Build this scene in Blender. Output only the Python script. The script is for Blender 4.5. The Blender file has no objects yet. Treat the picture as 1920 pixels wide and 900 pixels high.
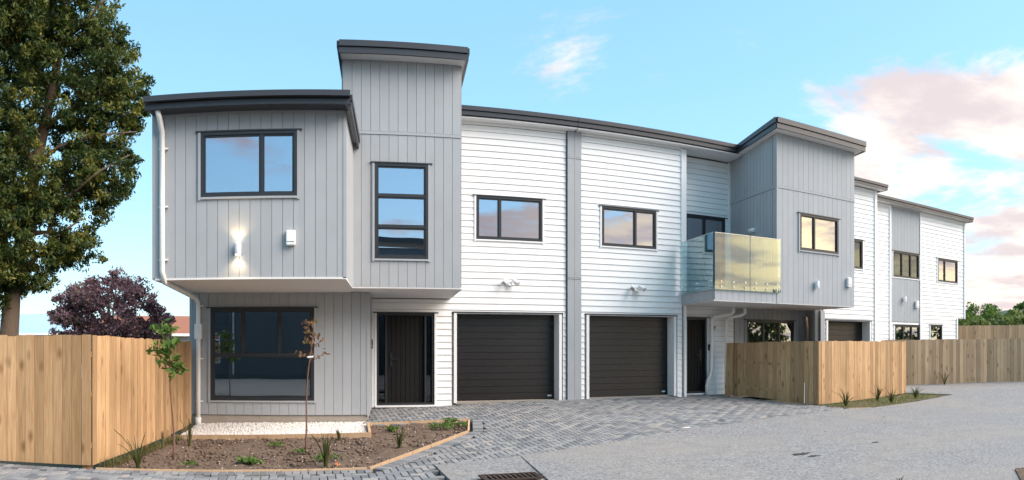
import bpy, math, random
import numpy as np
from mathutils import Matrix, Vector, Euler

random.seed(7); rng = np.random.default_rng(11)
scene = bpy.context.scene
COL = scene.collection
EYE = 1.62
SK = 0.13                      # the party walls run back at a slight angle to the street front

# ------------------------------------------------------------------ camera: a cylindrical panorama lens, as the photo's bowed eaves show
cam_d = bpy.data.cameras.new('camera'); cam = bpy.data.objects.new('camera', cam_d); COL.objects.link(cam)
cam_d.type = 'PANO'; cam_d.panorama_type = 'CENTRAL_CYLINDRICAL'
cam_d.central_cylindrical_range_u_min = -960/1300; cam_d.central_cylindrical_range_u_max = 960/1300
cam_d.central_cylindrical_range_v_min = -255/1300; cam_d.central_cylindrical_range_v_max = 645/1300
cam_d.central_cylindrical_radius = 1.0
cam_d.clip_start = 0.05; cam_d.clip_end = 3000
cam.location = (0, 0, EYE); cam.rotation_euler = (math.pi/2, 0, -(960-575)/1300)
scene.camera = cam

# ------------------------------------------------------------------ world, sun, exposure
SUN_AZ = math.radians(121)     # clockwise from +Y: low in the evening, behind the camera and to its right
SUN_EL = math.radians(41)
sun_dir = Vector((math.sin(SUN_AZ)*math.cos(SUN_EL), math.cos(SUN_AZ)*math.cos(SUN_EL), math.sin(SUN_EL)))
world = bpy.data.worlds.new('World'); scene.world = world; world.use_nodes = True
def build_world():
    nt = world.node_tree; nt.nodes.clear(); N = nt.nodes.new; L = nt.links.new
    out = N('ShaderNodeOutputWorld'); bg = N('ShaderNodeBackground'); L(bg.outputs[0], out.inputs[0])
    sky = N('ShaderNodeTexSky'); sky.sky_type = 'NISHITA'; sky.sun_disc = False
    sky.sun_elevation = SUN_EL; sky.sun_rotation = SUN_AZ
    sky.air_density = 1.0; sky.dust_density = 0.4; sky.ozone_density = 2.0; sky.altitude = 0
    def m(op, a, b=None, c=None, clamp=False):
        n = N('ShaderNodeMath'); n.operation = op; n.use_clamp = clamp
        for i, v in enumerate((a, b, c)):
            if v is None: continue
            if isinstance(v, (int, float)): n.inputs[i].default_value = v
            else: L(v, n.inputs[i])
        return n.outputs[0]
    def mixc(fac, a, b, mode='MIX'):
        n = N('ShaderNodeMix'); n.data_type = 'RGBA'; n.blend_type = mode; n.clamp_factor = True
        for i, v in ((0, fac), (6, a), (7, b)):
            if isinstance(v, (int, float)): n.inputs[i].default_value = v
            elif isinstance(v, tuple): n.inputs[i].default_value = (*v, 1)
            else: L(v, n.inputs[i])
        return n.outputs[2]
    def sm(v, a, b):
        n = N('ShaderNodeMapRange'); n.interpolation_type = 'SMOOTHSTEP'
        L(v, n.inputs[0]); n.inputs[1].default_value = a; n.inputs[2].default_value = b
        return n.outputs[0]
    tc = N('ShaderNodeTexCoord'); sep = N('ShaderNodeSeparateXYZ'); L(tc.outputs['Generated'], sep.inputs[0])
    x, y, z = sep.outputs
    # evening sky: the blue of the Nishita sky, lifted and a touch more cyan as a phone renders it
    hs = N('ShaderNodeHueSaturation'); hs.inputs['Hue'].default_value = .5; hs.inputs['Saturation'].default_value = .9
    L(sky.outputs[0], hs.inputs['Color'])
    base = mixc(.55, mixc(1.0, hs.outputs[0], SKY_TINT, 'MULTIPLY'), SKY_BLUE)
    # a flat cloud deck seen in perspective
    zz = m('ADD', m('MAXIMUM', z, 0.0), .11)
    cu, cv = m('DIVIDE', x, zz), m('DIVIDE', y, zz)
    cmb = N('ShaderNodeCombineXYZ'); L(cu, cmb.inputs[0]); L(cv, cmb.inputs[1])
    def noise(scale, detail, off, rough=.55, stretch=(1, 1, 1), dist=0):
        mp = N('ShaderNodeMapping'); mp.inputs['Location'].default_value = off; mp.inputs['Scale'].default_value = stretch
        L(cmb.outputs[0], mp.inputs['Vector'])
        n = N('ShaderNodeTexNoise'); n.inputs['Scale'].default_value = scale; n.inputs['Detail'].default_value = detail
        n.inputs['Roughness'].default_value = rough; n.inputs['Distortion'].default_value = dist
        L(mp.outputs[0], n.inputs['Vector']); return n.outputs[0]
    n1 = noise(.95, 8, (3.1, 1.7, 0), .62, (1, 1, 1), .3)
    n2 = noise(1.5, 6, (9.3, 4.2, 2), .6)
    # the cloud bank lies to the east and south (towards and around the setting sun), clear blue elsewhere
    s = Vector((math.sin(math.radians(136)), math.cos(math.radians(136)), .12)).normalized()   # the brightest part of the evening cloud
    toward = m('ADD', m('MULTIPLY', x, math.sin(math.radians(98))), m('MULTIPLY', y, math.cos(math.radians(98))))
    bank = m('MULTIPLY', sm(toward, .0, .95), m('SUBTRACT', 1.0, m('MULTIPLY', sm(z, .22, .62), .72)))
    low = m('SUBTRACT', 1.0, sm(z, .03, .30))
    thr = m('ADD', m('MULTIPLY', bank, .26), m('MULTIPLY', low, .055))
    mask = sm(m('ADD', n1, thr), .60, .72)
    cosun = m('ADD', m('ADD', m('MULTIPLY', x, s.x), m('MULTIPLY', y, s.y)), m('MULTIPLY', z, s.z))
    glow = m('POWER', m('MAXIMUM', cosun, 0.0), 22.0)
    shade = sm(n2, .37, .57)
    dark = mixc(glow, CLOUD_DARK, CLOUD_DARK_SUN)
    away = sm(m('MULTIPLY', y, -1.0), .55, .85)            # clouds to the south stand in their own shade
    lite = mixc(glow, mixc(away, CLOUD_LITE, (2.3, 1.85, 1.95)), CLOUD_LITE_SUN)
    cloud = mixc(shade, dark, lite)
    # pale, warm air near the horizon
    hz = m('SUBTRACT', 1.0, sm(z, -.02, .22))
    hz = m('MULTIPLY', hz, m('ADD', .45, m('MULTIPLY', sm(toward, -.3, .9), .45)))
    hcol = mixc(sm(toward, -.2, .9), HORIZON_COOL, HORIZON_WARM)
    col = mixc(hz, base, hcol)
    col = mixc(m('MULTIPLY', mask, .93), col, cloud)
    L(col, bg.inputs['Color']); bg.inputs['Strength'].default_value = SKY_STRENGTH
SKY_STRENGTH = 0.092
SKY_TINT = (1.12, 1.15, 1.1)
SKY_BLUE = (.90, 2.4, 3.2)
CLOUD_DARK, CLOUD_DARK_SUN = (2.9, 2.45, 2.45), (4.6, 3.7, 3.2)
CLOUD_LITE, CLOUD_LITE_SUN = (4.2, 3.75, 3.35), (11.5, 9.0, 5.0)
HORIZON_COOL, HORIZON_WARM = (2.2, 2.8, 3.4), (3.3, 2.8, 2.6)
build_world()
sun_d = bpy.data.lights.new('sun', 'SUN'); sun_o = bpy.data.objects.new('sun', sun_d); COL.objects.link(sun_o)
sun_d.energy = 2.0; sun_d.angle = math.radians(54); sun_d.color = (1.0, .86, .75)
sun_o.rotation_euler = (-sun_dir).to_track_quat('-Z', 'Y').to_euler()
sun_o.location = (20, -20, 20)
vs = scene.view_settings; vs.view_transform = 'Standard'; vs.look = 'None'; vs.exposure = 1.75; vs.gamma = 1.0; vs.use_curve_mapping = False
scene.cycles.max_bounces = 8; scene.cycles.transparent_max_bounces = 12
scene.cycles.caustics_reflective = False; scene.cycles.caustics_refractive = False

# ------------------------------------------------------------------ materials
M = {}
class NT:
    def __init__(s, name):
        s.m = bpy.data.materials.new(name); s.m.use_nodes = True; s.t = s.m.node_tree
        s.b = s.t.nodes['Principled BSDF']; s.o = s.t.nodes['Material Output']; M[name] = s.m
    def n(s, typ, **kw):
        n = s.t.nodes.new(typ)
        for k, v in kw.items(): setattr(n, k, v)
        return n
    def l(s, a, b): s.t.links.new(a, b)
    def math(s, op, a, b=0.0, clamp=False):
        n = s.n('ShaderNodeMath', operation=op, use_clamp=clamp)
        for i, v in enumerate((a, b)):
            if isinstance(v, (int, float)): n.inputs[i].default_value = v
            else: s.l(v, n.inputs[i])
        return n.outputs[0]
    def mix(s, fac, a, b, mode='MIX'):
        n = s.n('ShaderNodeMix', data_type='RGBA', blend_type=mode)
        for i, v in ((0, fac), (6, a), (7, b)):
            if isinstance(v, (int, float)): n.inputs[i].default_value = v
            elif isinstance(v, tuple): n.inputs[i].default_value = (*v[:3], 1)
            else: s.l(v, n.inputs[i])
        return n.outputs[2]
    def rand(s):   # one number per object and per loose piece
        oi = s.n('ShaderNodeObjectInfo'); g = s.n('ShaderNodeNewGeometry')
        return s.math('FRACT', s.math('ADD', oi.outputs['Random'], g.outputs['Random Per Island']))
    def coord(s, scale=(1, 1, 1), rand=None, world=False):
        if world:
            g = s.n('ShaderNodeNewGeometry'); v = g.outputs['Position']
        else:
            tc = s.n('ShaderNodeTexCoord'); v = tc.outputs['Object']
        if rand is not None:
            ad = s.n('ShaderNodeVectorMath', operation='ADD'); s.l(v, ad.inputs[0])
            cb = s.n('ShaderNodeCombineXYZ')
            for i, k in enumerate((37.0, 53.0, 71.0)): s.l(s.math('MULTIPLY', rand, k), cb.inputs[i])
            s.l(cb.outputs[0], ad.inputs[1]); v = ad.outputs[0]
        mp = s.n('ShaderNodeMapping'); mp.inputs['Scale'].default_value = scale; s.l(v, mp.inputs[0])
        return mp.outputs[0]
    def noise(s, vec, scale, detail=4, rough=.55, dist=0):
        n = s.n('ShaderNodeTexNoise'); s.l(vec, n.inputs['Vector']); n.inputs['Scale'].default_value = scale
        n.inputs['Detail'].default_value = detail; n.inputs['Roughness'].default_value = rough; n.inputs['Distortion'].default_value = dist
        return n.outputs[0]
    def ramp(s, v, stops):
        n = s.n('ShaderNodeValToRGB'); s.l(v, n.inputs[0]); e = n.color_ramp.elements
        while len(e) < len(stops): e.new(.5)
        for el, (p, c) in zip(e, stops): el.position = p; el.color = (*c, 1) if isinstance(c, tuple) else (c, c, c, 1)
        return n.outputs[0]
    def bump(s, h, strength=.3, dist=.01):
        n = s.n('ShaderNodeBump'); s.l(h, n.inputs['Height']); n.inputs['Strength'].default_value = strength; n.inputs['Distance'].default_value = dist
        s.l(n.outputs[0], s.b.inputs['Normal'])
    def set(s, col=None, rough=.5, metal=0, spec=None):
        if isinstance(col, tuple): s.b.inputs['Base Color'].default_value = (*col, 1)
        elif col is not None: s.l(col, s.b.inputs['Base Color'])
        if isinstance(rough, (int, float)): s.b.inputs['Roughness'].default_value = rough
        else: s.l(rough, s.b.inputs['Roughness'])
        s.b.inputs['Metallic'].default_value = metal
        if spec is not None: s.b.inputs['Specular IOR Level'].default_value = spec

def paint(name, col, rough=.5, var=.05, grain=.0, spec=None, dirt=.06):
    t = NT(name); r = t.rand()
    v = t.coord((1, 1, 1), r); n = t.noise(v, 2.2, 5)
    k = t.math('ADD', t.math('MULTIPLY', t.math('SUBTRACT', r, .5), var), t.math('MULTIPLY', t.math('SUBTRACT', n, .5), dirt*2))
    f = t.math('ADD', 1.0, k)
    cb = t.n('ShaderNodeCombineColor')
    for i in range(3): t.l(f, cb.inputs[i])
    t.set(t.mix(1.0, col, cb.outputs[0], 'MULTIPLY'), t.math('ADD', rough-.06, t.math('MULTIPLY', n, .12)), spec=spec)
    if grain: t.bump(t.noise(t.coord((3, 3, 60), r), 8, 4), grain, .003)
    return t
paint('grey_cladding', (.350, .369, .389), .55, .06, .0, .3, .09)
paint('white_board', (.84, .835, .83), .5, .05, .0, .3, .05)
paint('white_trim', (.80, .80, .80), .45, .0, 0, .3, .02)
paint('grey_wall', (.19, .195, .20), .7, 0)
paint('under_wall', (.30, .26, .23), .7, 0)
paint('soffit', (.70, .69, .68), .6, .0, 0, .2, .02)
paint('dark_metal', (.032, .034, .042), .38, .05)
paint('frame_metal', (.022, .024, .028), .38, .02)
paint('pipe_white', (.80, .79, .77), .35, .0, 0, .4, .02)
paint('pipe_brown', (.20, .15, .12), .5, .0)
paint('plastic_white', (.82, .82, .82), .35, 0, 0, .4, .01)
paint('plastic_black', (.015, .015, .016), .35, 0)
paint('plaster', (.50, .49, .47), .8, 0)
paint('steel', (.55, .56, .57), .3, 0)
M['steel'].node_tree.nodes['Principled BSDF'].inputs['Metallic'].default_value = 1
paint('rust_iron', (.05, .034, .028), .75, .2, 0, .2, .3)
paint('asphalt_dark', (.03, .032, .034), .9, 0)
paint('ochre', (.75, .22, .03), .5, 0)
def garage_mat():
    t = NT('garage_slat'); r = t.rand(); v = t.coord((.9, 14, 14), r); n = t.noise(v, 5, 5, .6, .6)
    t.set(t.mix(n, (.005, .004, .004), (.014, .010, .009)), t.math('ADD', .22, t.math('MULTIPLY', n, .2)), spec=.5)
    t.bump(n, .35, .004)
garage_mat()
paint('door_plank', (.010, .009, .009), .5, .15, .0, .2)
def glass_mat(name, base, tint, refl=(.92, .96, 1.0)):
    t = NT(name); t.t.nodes.remove(t.b)
    lw = t.n('ShaderNodeLayerWeight'); lw.inputs['Blend'].default_value = .35
    gl = t.n('ShaderNodeBsdfGlossy'); gl.inputs['Roughness'].default_value = 0.0; gl.inputs['Color'].default_value = (*refl, 1)
    v = t.coord((1, 1, 1)); nn = t.noise(v, .9, 1)
    bp = t.n('ShaderNodeBump'); bp.inputs['Strength'].default_value = .05; bp.inputs['Distance'].default_value = .02; t.l(nn, bp.inputs['Height']); t.l(bp.outputs[0], gl.inputs['Normal'])
    tr = t.n('ShaderNodeBsdfTransparent'); tr.inputs['Color'].default_value = (*tint, 1)
    mx = t.n('ShaderNodeMixShader'); t.l(t.math('ADD', base, t.math('MULTIPLY', lw.outputs['Fresnel'], .6), True), mx.inputs[0])
    t.l(tr.outputs[0], mx.inputs[1]); t.l(gl.outputs[0], mx.inputs[2]); t.l(mx.outputs[0], t.o.inputs[0])
glass_mat('window_glass', .42, (.55, .62, .66), (.86, .90, 1.0))
glass_mat('low_glass', .13, (.80, .85, .88))
glass_mat('dark_glass', .05, (.35, .4, .42))
glass_mat('rail_glass', .10, (.80, .90, .88), (1.0, .97, .92))
glass_mat('side_rail_glass', .06, (.74, .88, .88))
def wood_mat(name, a, b, knot):
    t = NT(name); r = t.rand(); v = t.coord((9, 9, .55), r)
    n = t.noise(v, 2.2, 6, .6, 1.2); fine = t.noise(t.coord((40, 40, 1.1), r), 3, 3)
    col = t.mix(t.ramp(n, [(.3, 0.0), (.7, 1.0)]), a, b)
    col = t.mix(t.math('MULTIPLY', fine, .28), col, tuple(c*.62 for c in a))
    vo = t.n('ShaderNodeTexVoronoi'); t.l(t.coord((6.0, 6.0, 2.6), r), vo.inputs['Vector']); vo.inputs['Scale'].default_value = 1.0; vo.inputs['Randomness'].default_value = 1
    kn = t.ramp(vo.outputs['Distance'], [(.04, 1.0), (.12, .75), (.30, 0.0)])
    sc = t.n('ShaderNodeSeparateColor'); t.l(vo.outputs['Color'], sc.inputs[0])
    k = t.math('MULTIPLY', kn, t.math('GREATER_THAN', sc.outputs[0], .35))
    col = t.mix(t.math('MULTIPLY', k, .75), col, knot)
    f = t.math('ADD', .68, t.math('MULTIPLY', r, .54)); cb = t.n('ShaderNodeCombineColor')
    for i in range(3): t.l(f, cb.inputs[i])
    big = t.noise(t.coord((.7, .7, .5), None, True), 1.6, 3)
    col = t.mix(1.0, col, cb.outputs[0], 'MULTIPLY')
    col = t.mix(t.math('MULTIPLY', t.ramp(big, [(.45, 0.0), (.75, 1.0)]), .35), col, tuple(c*.7 for c in a))
    t.set(col, .72, spec=.25); t.bump(fine, .3, .004)
wood_mat('pine', (.38, .215, .10), (.585, .395, .22), (.15, .065, .028))
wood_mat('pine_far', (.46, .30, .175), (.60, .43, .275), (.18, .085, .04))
def paver_mat():
    t = NT('paver'); r = t.rand()
    c = t.ramp(r, [(0, (.11, .12, .135)), (.3, (.19, .20, .215)), (.7, (.275, .28, .29)), (.92, (.34, .33, .32)), (1, (.40, .35, .30))])
    w = t.coord((1, 1, 1), None, True)
    big = t.noise(w, .55, 4); fine = t.noise(w, 90, 3)
    c = t.mix(t.ramp(big, [(.38, 0.0), (.68, .6)]), c, (.25, .24, .235))
    c = t.mix(t.math('MULTIPLY', fine, .4), c, (.10, .105, .11))
    t.set(c, .75, spec=.2); t.bump(fine, .35, .004)
paver_mat()
def concrete_mat():
    t = NT('concrete'); w = t.coord((1, 1, 1), None, True)
    big = t.noise(w, .32, 6, .65, .5); mid = t.noise(w, 2.6, 6, .7, .3); agg = t.noise(w, 26, 4, .75); fine = t.noise(w, 85, 3, .7)
    c = t.ramp(t.math('ADD', t.math('MULTIPLY', agg, .6), t.math('MULTIPLY', fine, .4)), [(.36, (.045, .047, .053)), (.46, (.18, .182, .19)), (.55, (.295, .293, .292)), (.66, (.52, .505, .48))])
    c = t.mix(t.ramp(big, [(.42, 0.0), (.70, .55)]), c, (.31, .28, .245))
    c = t.mix(t.ramp(mid, [(.45, .0), (.78, .45)]), c, (.16, .143, .155))
    t.set(c, .85, spec=.15); t.bump(t.math('ADD', agg, fine), .5, .008)
concrete_mat()
def plinth_mat():
    t = NT('plinth'); w = t.coord((1, 1, 1), None, True); n = t.noise(w, 6, 6, .7)
    t.set(t.mix(n, (.26, .22, .18), (.40, .36, .32)), .9); t.bump(n, .5, .02)
plinth_mat()
def soil_mat():
    t = NT('soil'); w = t.coord((1, 1, 1), None, True); n = t.noise(w, 14, 8, .75); b = t.noise(w, 1.3, 3); f = t.noise(w, 120, 2)
    c = t.mix(t.ramp(n, [(.3, 0.0), (.7, 1.0)]), (.075, .052, .040), (.23, .165, .125))
    c = t.mix(t.ramp(b, [(.4, 0.0), (.7, .5)]), c, (.15, .115, .09))
    c = t.mix(t.ramp(f, [(.66, 0.0), (.72, .6)]), c, (.36, .31, .26))
    t.set(c, .95, spec=.1); t.bump(n, .8, .03)
soil_mat()
def pebble_mat():
    t = NT('pebble'); r = t.rand(); t.set(t.ramp(r, [(0, (.60, .55, .50)), (.3, (.78, .74, .70)), (1, (.88, .86, .83))]), .7, spec=.3)
pebble_mat()
paint('gravel_base', (.70, .66, .62), .9, 0)
paint('grass_field', (.12, .115, .085), .95, 0, 0, .1, .3)
def leaf_mat(name, stops, trans=.35, rough=.55):
    t = NT(name); at = t.n('ShaderNodeAttribute'); at.attribute_name = 'tuft'; r = t.math('ADD', t.math('MULTIPLY', at.outputs['Fac'], .62), t.math('MULTIPLY', t.rand(), .38)); c = t.ramp(r, stops); t.set(c, rough, spec=.3)
    tl = t.n('ShaderNodeBsdfTranslucent'); t.l(c, tl.inputs[0]); mx = t.n('ShaderNodeMixShader'); mx.inputs[0].default_value = trans
    t.l(t.b.outputs[0], mx.inputs[1]); t.l(tl.outputs[0], mx.inputs[2]); t.l(mx.outputs[0], t.o.inputs[0])
leaf_mat('leaf_conifer', [(0, (.012, .026, .008)), (.4, (.040, .072, .018)), (.72, (.135, .155, .033)), (1, (.30, .265, .058))])
leaf_mat('leaf_plum', [(0, (.07, .038, .045)), (.4, (.19, .10, .115)), (.75, (.36, .225, .24)), (1, (.13, .15, .055))])
leaf_mat('leaf_green', [(0, (.045, .10, .02)), (.5, (.105, .19, .04)), (1, (.20, .28, .065))])
leaf_mat('leaf_bronze', [(0, (.14, .07, .03)), (.6, (.24, .13, .06)), (1, (.16, .17, .05))])
leaf_mat('leaf_flax', [(0, (.06, .065, .02)), (.5, (.11, .12, .035)), (1, (.24, .17, .07))], .25)
leaf_mat('leaf_hedge', [(0, (.07, .12, .03)), (.5, (.16, .22, .06)), (1, (.28, .32, .10))])
leaf_mat('leaf_far', [(0, (.06, .075, .05)), (1, (.12, .14, .08))])
def bark_mat():
    t = NT('bark'); v = t.coord((6, 6, 1.5)); n = t.noise(v, 3, 6, .7)
    t.set(t.mix(n, (.06, .04, .028), (.20, .135, .09)), .9); t.bump(n, .6, .03)
bark_mat()
paint('twig', (.16, .085, .06), .8, .1)
paint('tile_roof', (.30, .13, .085), .8, .05, 0, .2, .2)
paint('far_wall', (.60, .62, .64), .7, 0)
paint('pale_blue_roof', (.36, .50, .62), .5, 0)
paint('slate_siding', (.10, .125, .15), .6, .05)

def emission(name, col, s):
    t = NT(name); t.t.nodes.remove(t.b); e = t.n('ShaderNodeEmission'); e.inputs[0].default_value = (*col, 1); e.inputs[1].default_value = s
    t.l(e.outputs[0], t.o.inputs[0])
emission('lamp_glow', (1, .86, .62), 6)

# ------------------------------------------------------------------ mesh and object helpers
WM = {}
def link(name, mesh, mat=None, parent=None, mw=None):
    o = bpy.data.objects.new(name, mesh); COL.objects.link(o)
    mw = mw if mw is not None else Matrix.Identity(4)
    if not isinstance(mw, Matrix): mw = Matrix.Translation(mw)
    WM[o] = mw
    if parent is not None:
        o.parent = parent; o.matrix_basis = WM[parent].inverted() @ mw
    else: o.matrix_basis = mw
    if mat and mesh is not None and not mesh.materials: mesh.materials.append(M[mat])
    return o
def tag(o, label=None, cat=None, group=None, kind=None):
    for k, v in (('label', label), ('category', cat), ('group', group), ('kind', kind)):
        if v: o[k] = v
    return o
def thing(name, loc, label, cat, group=None):
    return tag(link(name, None, None, None, Matrix.Translation(loc)), label, cat, group)
class MB:
    """collects vertices and faces of ONE piece"""
    def __init__(s): s.v = []; s.f = []
    def hexa(s, b, t):
        k = len(s.v); n = len(b); s.v += [tuple(p) for p in b] + [tuple(p) for p in t]
        s.f.append([k+i for i in range(n)][::-1]); s.f.append([k+n+i for i in range(n)])
        for i in range(n): j = (i+1) % n; s.f.append([k+i, k+j, k+n+j, k+n+i])
        return s
    def box(s, x0, x1, y0, y1, z0, z1):
        return s.hexa([(x0, y0, z0), (x1, y0, z0), (x1, y1, z0), (x0, y1, z0)], [(x0, y0, z1), (x1, y0, z1), (x1, y1, z1), (x0, y1, z1)])
    def tube(s, pts, r, n=8, cap=True):
        pts = [Vector(p) for p in pts]; rs = r if isinstance(r, (list, tuple)) else [r]*len(pts)
        k0 = len(s.v); up = Vector((0.13, .21, 1)).normalized()
        for i, p in enumerate(pts):
            d = (pts[min(i+1, len(pts)-1)] - pts[max(i-1, 0)]).normalized()
            a = d.cross(up)
            if a.length < .05: a = d.cross(Vector((1, 0, .1)))
            a.normalize(); b = d.cross(a)
            for q in range(n):
                t = 2*math.pi*q/n; s.v.append(tuple(p + (a*math.cos(t) + b*math.sin(t))*rs[i]))
        for i in range(len(pts)-1):
            for q in range(n):
                s.f.append([k0+i*n+q, k0+i*n+(q+1) % n, k0+(i+1)*n+(q+1) % n, k0+(i+1)*n+q])
        if cap:
            s.f.append([k0+q for q in range(n)][::-1]); s.f.append([k0+(len(pts)-1)*n+q for q in range(n)])
        return s
    def mesh(s, name, smooth=False):
        me = bpy.data.meshes.new(name); me.from_pydata(s.v, [], s.f); me.validate(); me.update()
        if smooth: me.polygons.foreach_set('use_smooth', [True]*len(me.polygons))
        return me
    def build(s, name, mat, parent=None, mw=None, smooth=False, bevel=0):
        o = link(name, s.mesh(name, smooth), mat, parent, mw)
        if bevel:
            m = o.modifiers.new('edge', 'BEVEL'); m.width = bevel; m.segments = 2; m.limit_method = 'ANGLE'
        return o
def quads(name, V, mat, parent=None, mw=None, nper=4, smooth=False, tuft=None):
    """V: (n, nper, 3) array of loose polygons -> ONE mesh"""
    V = np.asarray(V, float); n = V.shape[0]
    me = bpy.data.meshes.new(name); me.vertices.add(n*nper); me.vertices.foreach_set('co', V.reshape(-1))
    me.loops.add(n*nper); me.loops.foreach_set('vertex_index', np.arange(n*nper, dtype=np.int32))
    me.polygons.add(n); me.polygons.foreach_set('loop_start', np.arange(0, n*nper, nper, dtype=np.int32))
    me.polygons.foreach_set('loop_total', np.full(n, nper, dtype=np.int32)); me.update()
    at = me.attributes.new('tuft', 'FLOAT', 'FACE'); tr = np.random.default_rng(n)
    per = tuft or 1; at.data.foreach_set('value', np.repeat(tr.uniform(0, 1, n//per+1), per)[:n].astype(np.float32))
    return link(name, me, mat, parent, mw)
_box_cache = {}
def shared_box(name, x0, x1, y0, y1, z0, z1):
    k = (name,) + tuple(round(q, 4) for q in (x0, x1, y0, y1, z0, z1))
    if k not in _box_cache: _box_cache[k] = MB().box(x0, x1, y0, y1, z0, z1).mesh(name)
    return _box_cache[k]
def frame(p0, p1):
    """wall frame: local x along the wall, local -y outwards"""
    a = math.atan2(p1[1]-p0[1], p1[0]-p0[0]); return Matrix.Translation((p0[0], p0[1], 0)) @ Matrix.Rotation(a, 4, 'Z'), math.hypot(p1[0]-p0[0], p1[1]-p0[1])
FX = lambda Y: Matrix.Translation((0, Y, 0))      # a wall along X at depth Y: local x = world X

def subtract(x0, x1, z0, z1, ops):
    """rectangles left of [x0,x1]x[z0,z1] once the openings are cut"""
    xs = sorted({x0, x1, *[min(max(o[i], x0), x1) for o in ops for i in (0, 1)]})
    out = []
    for a, b in zip(xs, xs[1:]):
        if b-a < 1e-4: continue
        cut = sorted((max(o[2], z0), min(o[3], z1)) for o in ops if o[0] < b-1e-5 and o[1] > a+1e-5 and o[3] > z0 and o[2] < z1)
        z = z0; segs = []
        for c, d in cut:
            if c > z+1e-4: segs.append((z, c))
            z = max(z, d)
        if z < z1-1e-4: segs.append((z, z1))
        out.append([a, b, segs])
    mer = []
    for a, b, segs in out:
        if mer and mer[-1][2] == segs: mer[-1][1] = b
        else: mer.append([a, b, segs])
    return [(a, b, c, d) for a, b, segs in mer for c, d in segs]
def wall(parent, name, mw, x0, x1, z0, z1, ops, mat, thick=.2):
    mb = MB()
    for a, b, c, d in subtract(x0, x1, z0, z1, ops): mb.box(a, b, 0, thick, c, d)
    return mb.build(name, mat, parent, mw)
def clad_rows(wallo, x0, x1, z0, z1, ops, pitch=.147, mat='white_board', name='weatherboard'):
    mw = WM[wallo]; n = int(math.ceil((z1-z0)/pitch))
    for i in range(n):
        a, b = z0+i*pitch, min(z0+(i+1)*pitch, z1)
        for xa, xb, c, d in subtract(x0, x1, a, b, ops):
            if xb-xa < .015 or d-c < .02: continue
            yb = -.034 + .020*(c-a)/pitch; yt = -.034 + .020*(d-a)/pitch
            L = xb-xa; h = d-c-(.006 if abs(d-b) < 1e-5 else 0)
            mb = MB().hexa([(0, 0, 0), (0, yb, 0), (L, yb, 0), (L, 0, 0)][::-1], [(0, 0, h), (0, yt, h), (L, yt, h), (L, 0, h)][::-1])
            mb.build(name, mat, wallo, mw @ Matrix.Translation((xa, 0, c)))
def clad_cols(wallo, x0, x1, z0, z1, ops=(), pitch=.172, mat='grey_cladding', name='cladding_board', gap=.006, th=.022, start=None):
    mw = WM[wallo]; x = x0 if start is None else start
    while x < x1-1e-4:
        a, b = max(x, x0), min(x+pitch, x1); x += pitch
        if b-a < .012: continue
        for xa, xb, c, d in subtract(a, b, z0, z1, list(ops)):
            if xb-xa < .012: continue
            g = gap if abs(xb-b) < 1e-5 else 0
            link(name, shared_box(name, 0, xb-xa-g, -th, 0, 0, d-c), mat, wallo, mw @ Matrix.Translation((xa, 0, c)))
def bars(mb, x0, x1, z0, z1, w, y0, y1):
    mb.box(x0, x0+w, y0, y1, z0, z1); mb.box(x1-w, x1, y0, y1, z0, z1)
    mb.box(x0+w, x1-w, y0, y1, z0, z0+w); mb.box(x0+w, x1-w, y0, y1, z1-w, z1)
def window(parent, mw, x0, x1, z0, z1, cells, trim='white_trim', room=2.3, glass='window_glass', fw=.05, label=None, curtain=False):
    """cells: list of (xa, xb, za, zb) lights of the window as fractions"""
    W_, H_ = x1-x0, z1-z0
    mb = MB(); bars(mb, x0, x1, z0, z1, fw, -.045, .06)
    xs = sorted({c[0] for c in cells} - {0.0}); panes = []
    for fa, fb, fc, fd in cells:
        a = x0+fa*W_ + (fw if fa == 0 else .018); b = x0+fb*W_ - (fw if fb == 1 else .018)
        c = z0+fc*H_ + (fw if fc == 0 else .018); d = z0+fd*H_ - (fw if fd == 1 else .018)
        # the bars between the lights
        if fb < 1: mb.box(b, b+.036, -.04, .055, c-.018 if fc > 0 else c, d+.018 if fd < 1 else d)
        if fd < 1: mb.box(a, b, -.038, .053, d, d+.036)
        bars(mb, a, b, c, d, .026, -.022, .03); panes.append((a+.026, b-.026, c+.026, d-.026))
    w = mb.build('window', 'frame_metal', parent, mw)
    if label: w['label'] = label
    for a, b, c, d in panes: MB().box(a-.004, b+.004, .0, .006, c-.004, d+.004).build('pane', glass, w, mw)
    t = .042
    for xa, xb in ((x0-t, x0-.001), (x1+.001, x1+t)): MB().box(xa, xb, -.05, 0, z0-.05, z1+.0).build('facing', trim, w, mw)
    MB().box(x0-.001, x1+.001, -.055, 0, z0-.035, z0-.002).build('sill', trim, w, mw)
    MB().box(x0-.08, x1+.08, -.062, 0, z1+.002, z1+.022).build('head_flashing', 'dark_metal', w, mw)
    if room:
        r = MB(); k = .35; y0, y1 = .21, room; zf = z0-.12 if z0 > 1.5 else z0-.2
        r.box(x0-k, x1+k, y1, y1+.05, zf, z1+.3); r.box(x0-k-.05, x0-k, y0, y1, zf, z1+.3); r.box(x1+k, x1+k+.05, y0, y1, zf, z1+.3)
        r.box(x0-k, x1+k, y0, y1, z1+.3, z1+.35); r.box(x0-k, x1+k, y0, y1, zf-.05, zf)
        r.build('room_interior', 'plaster', w, mw)
    return w
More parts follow.
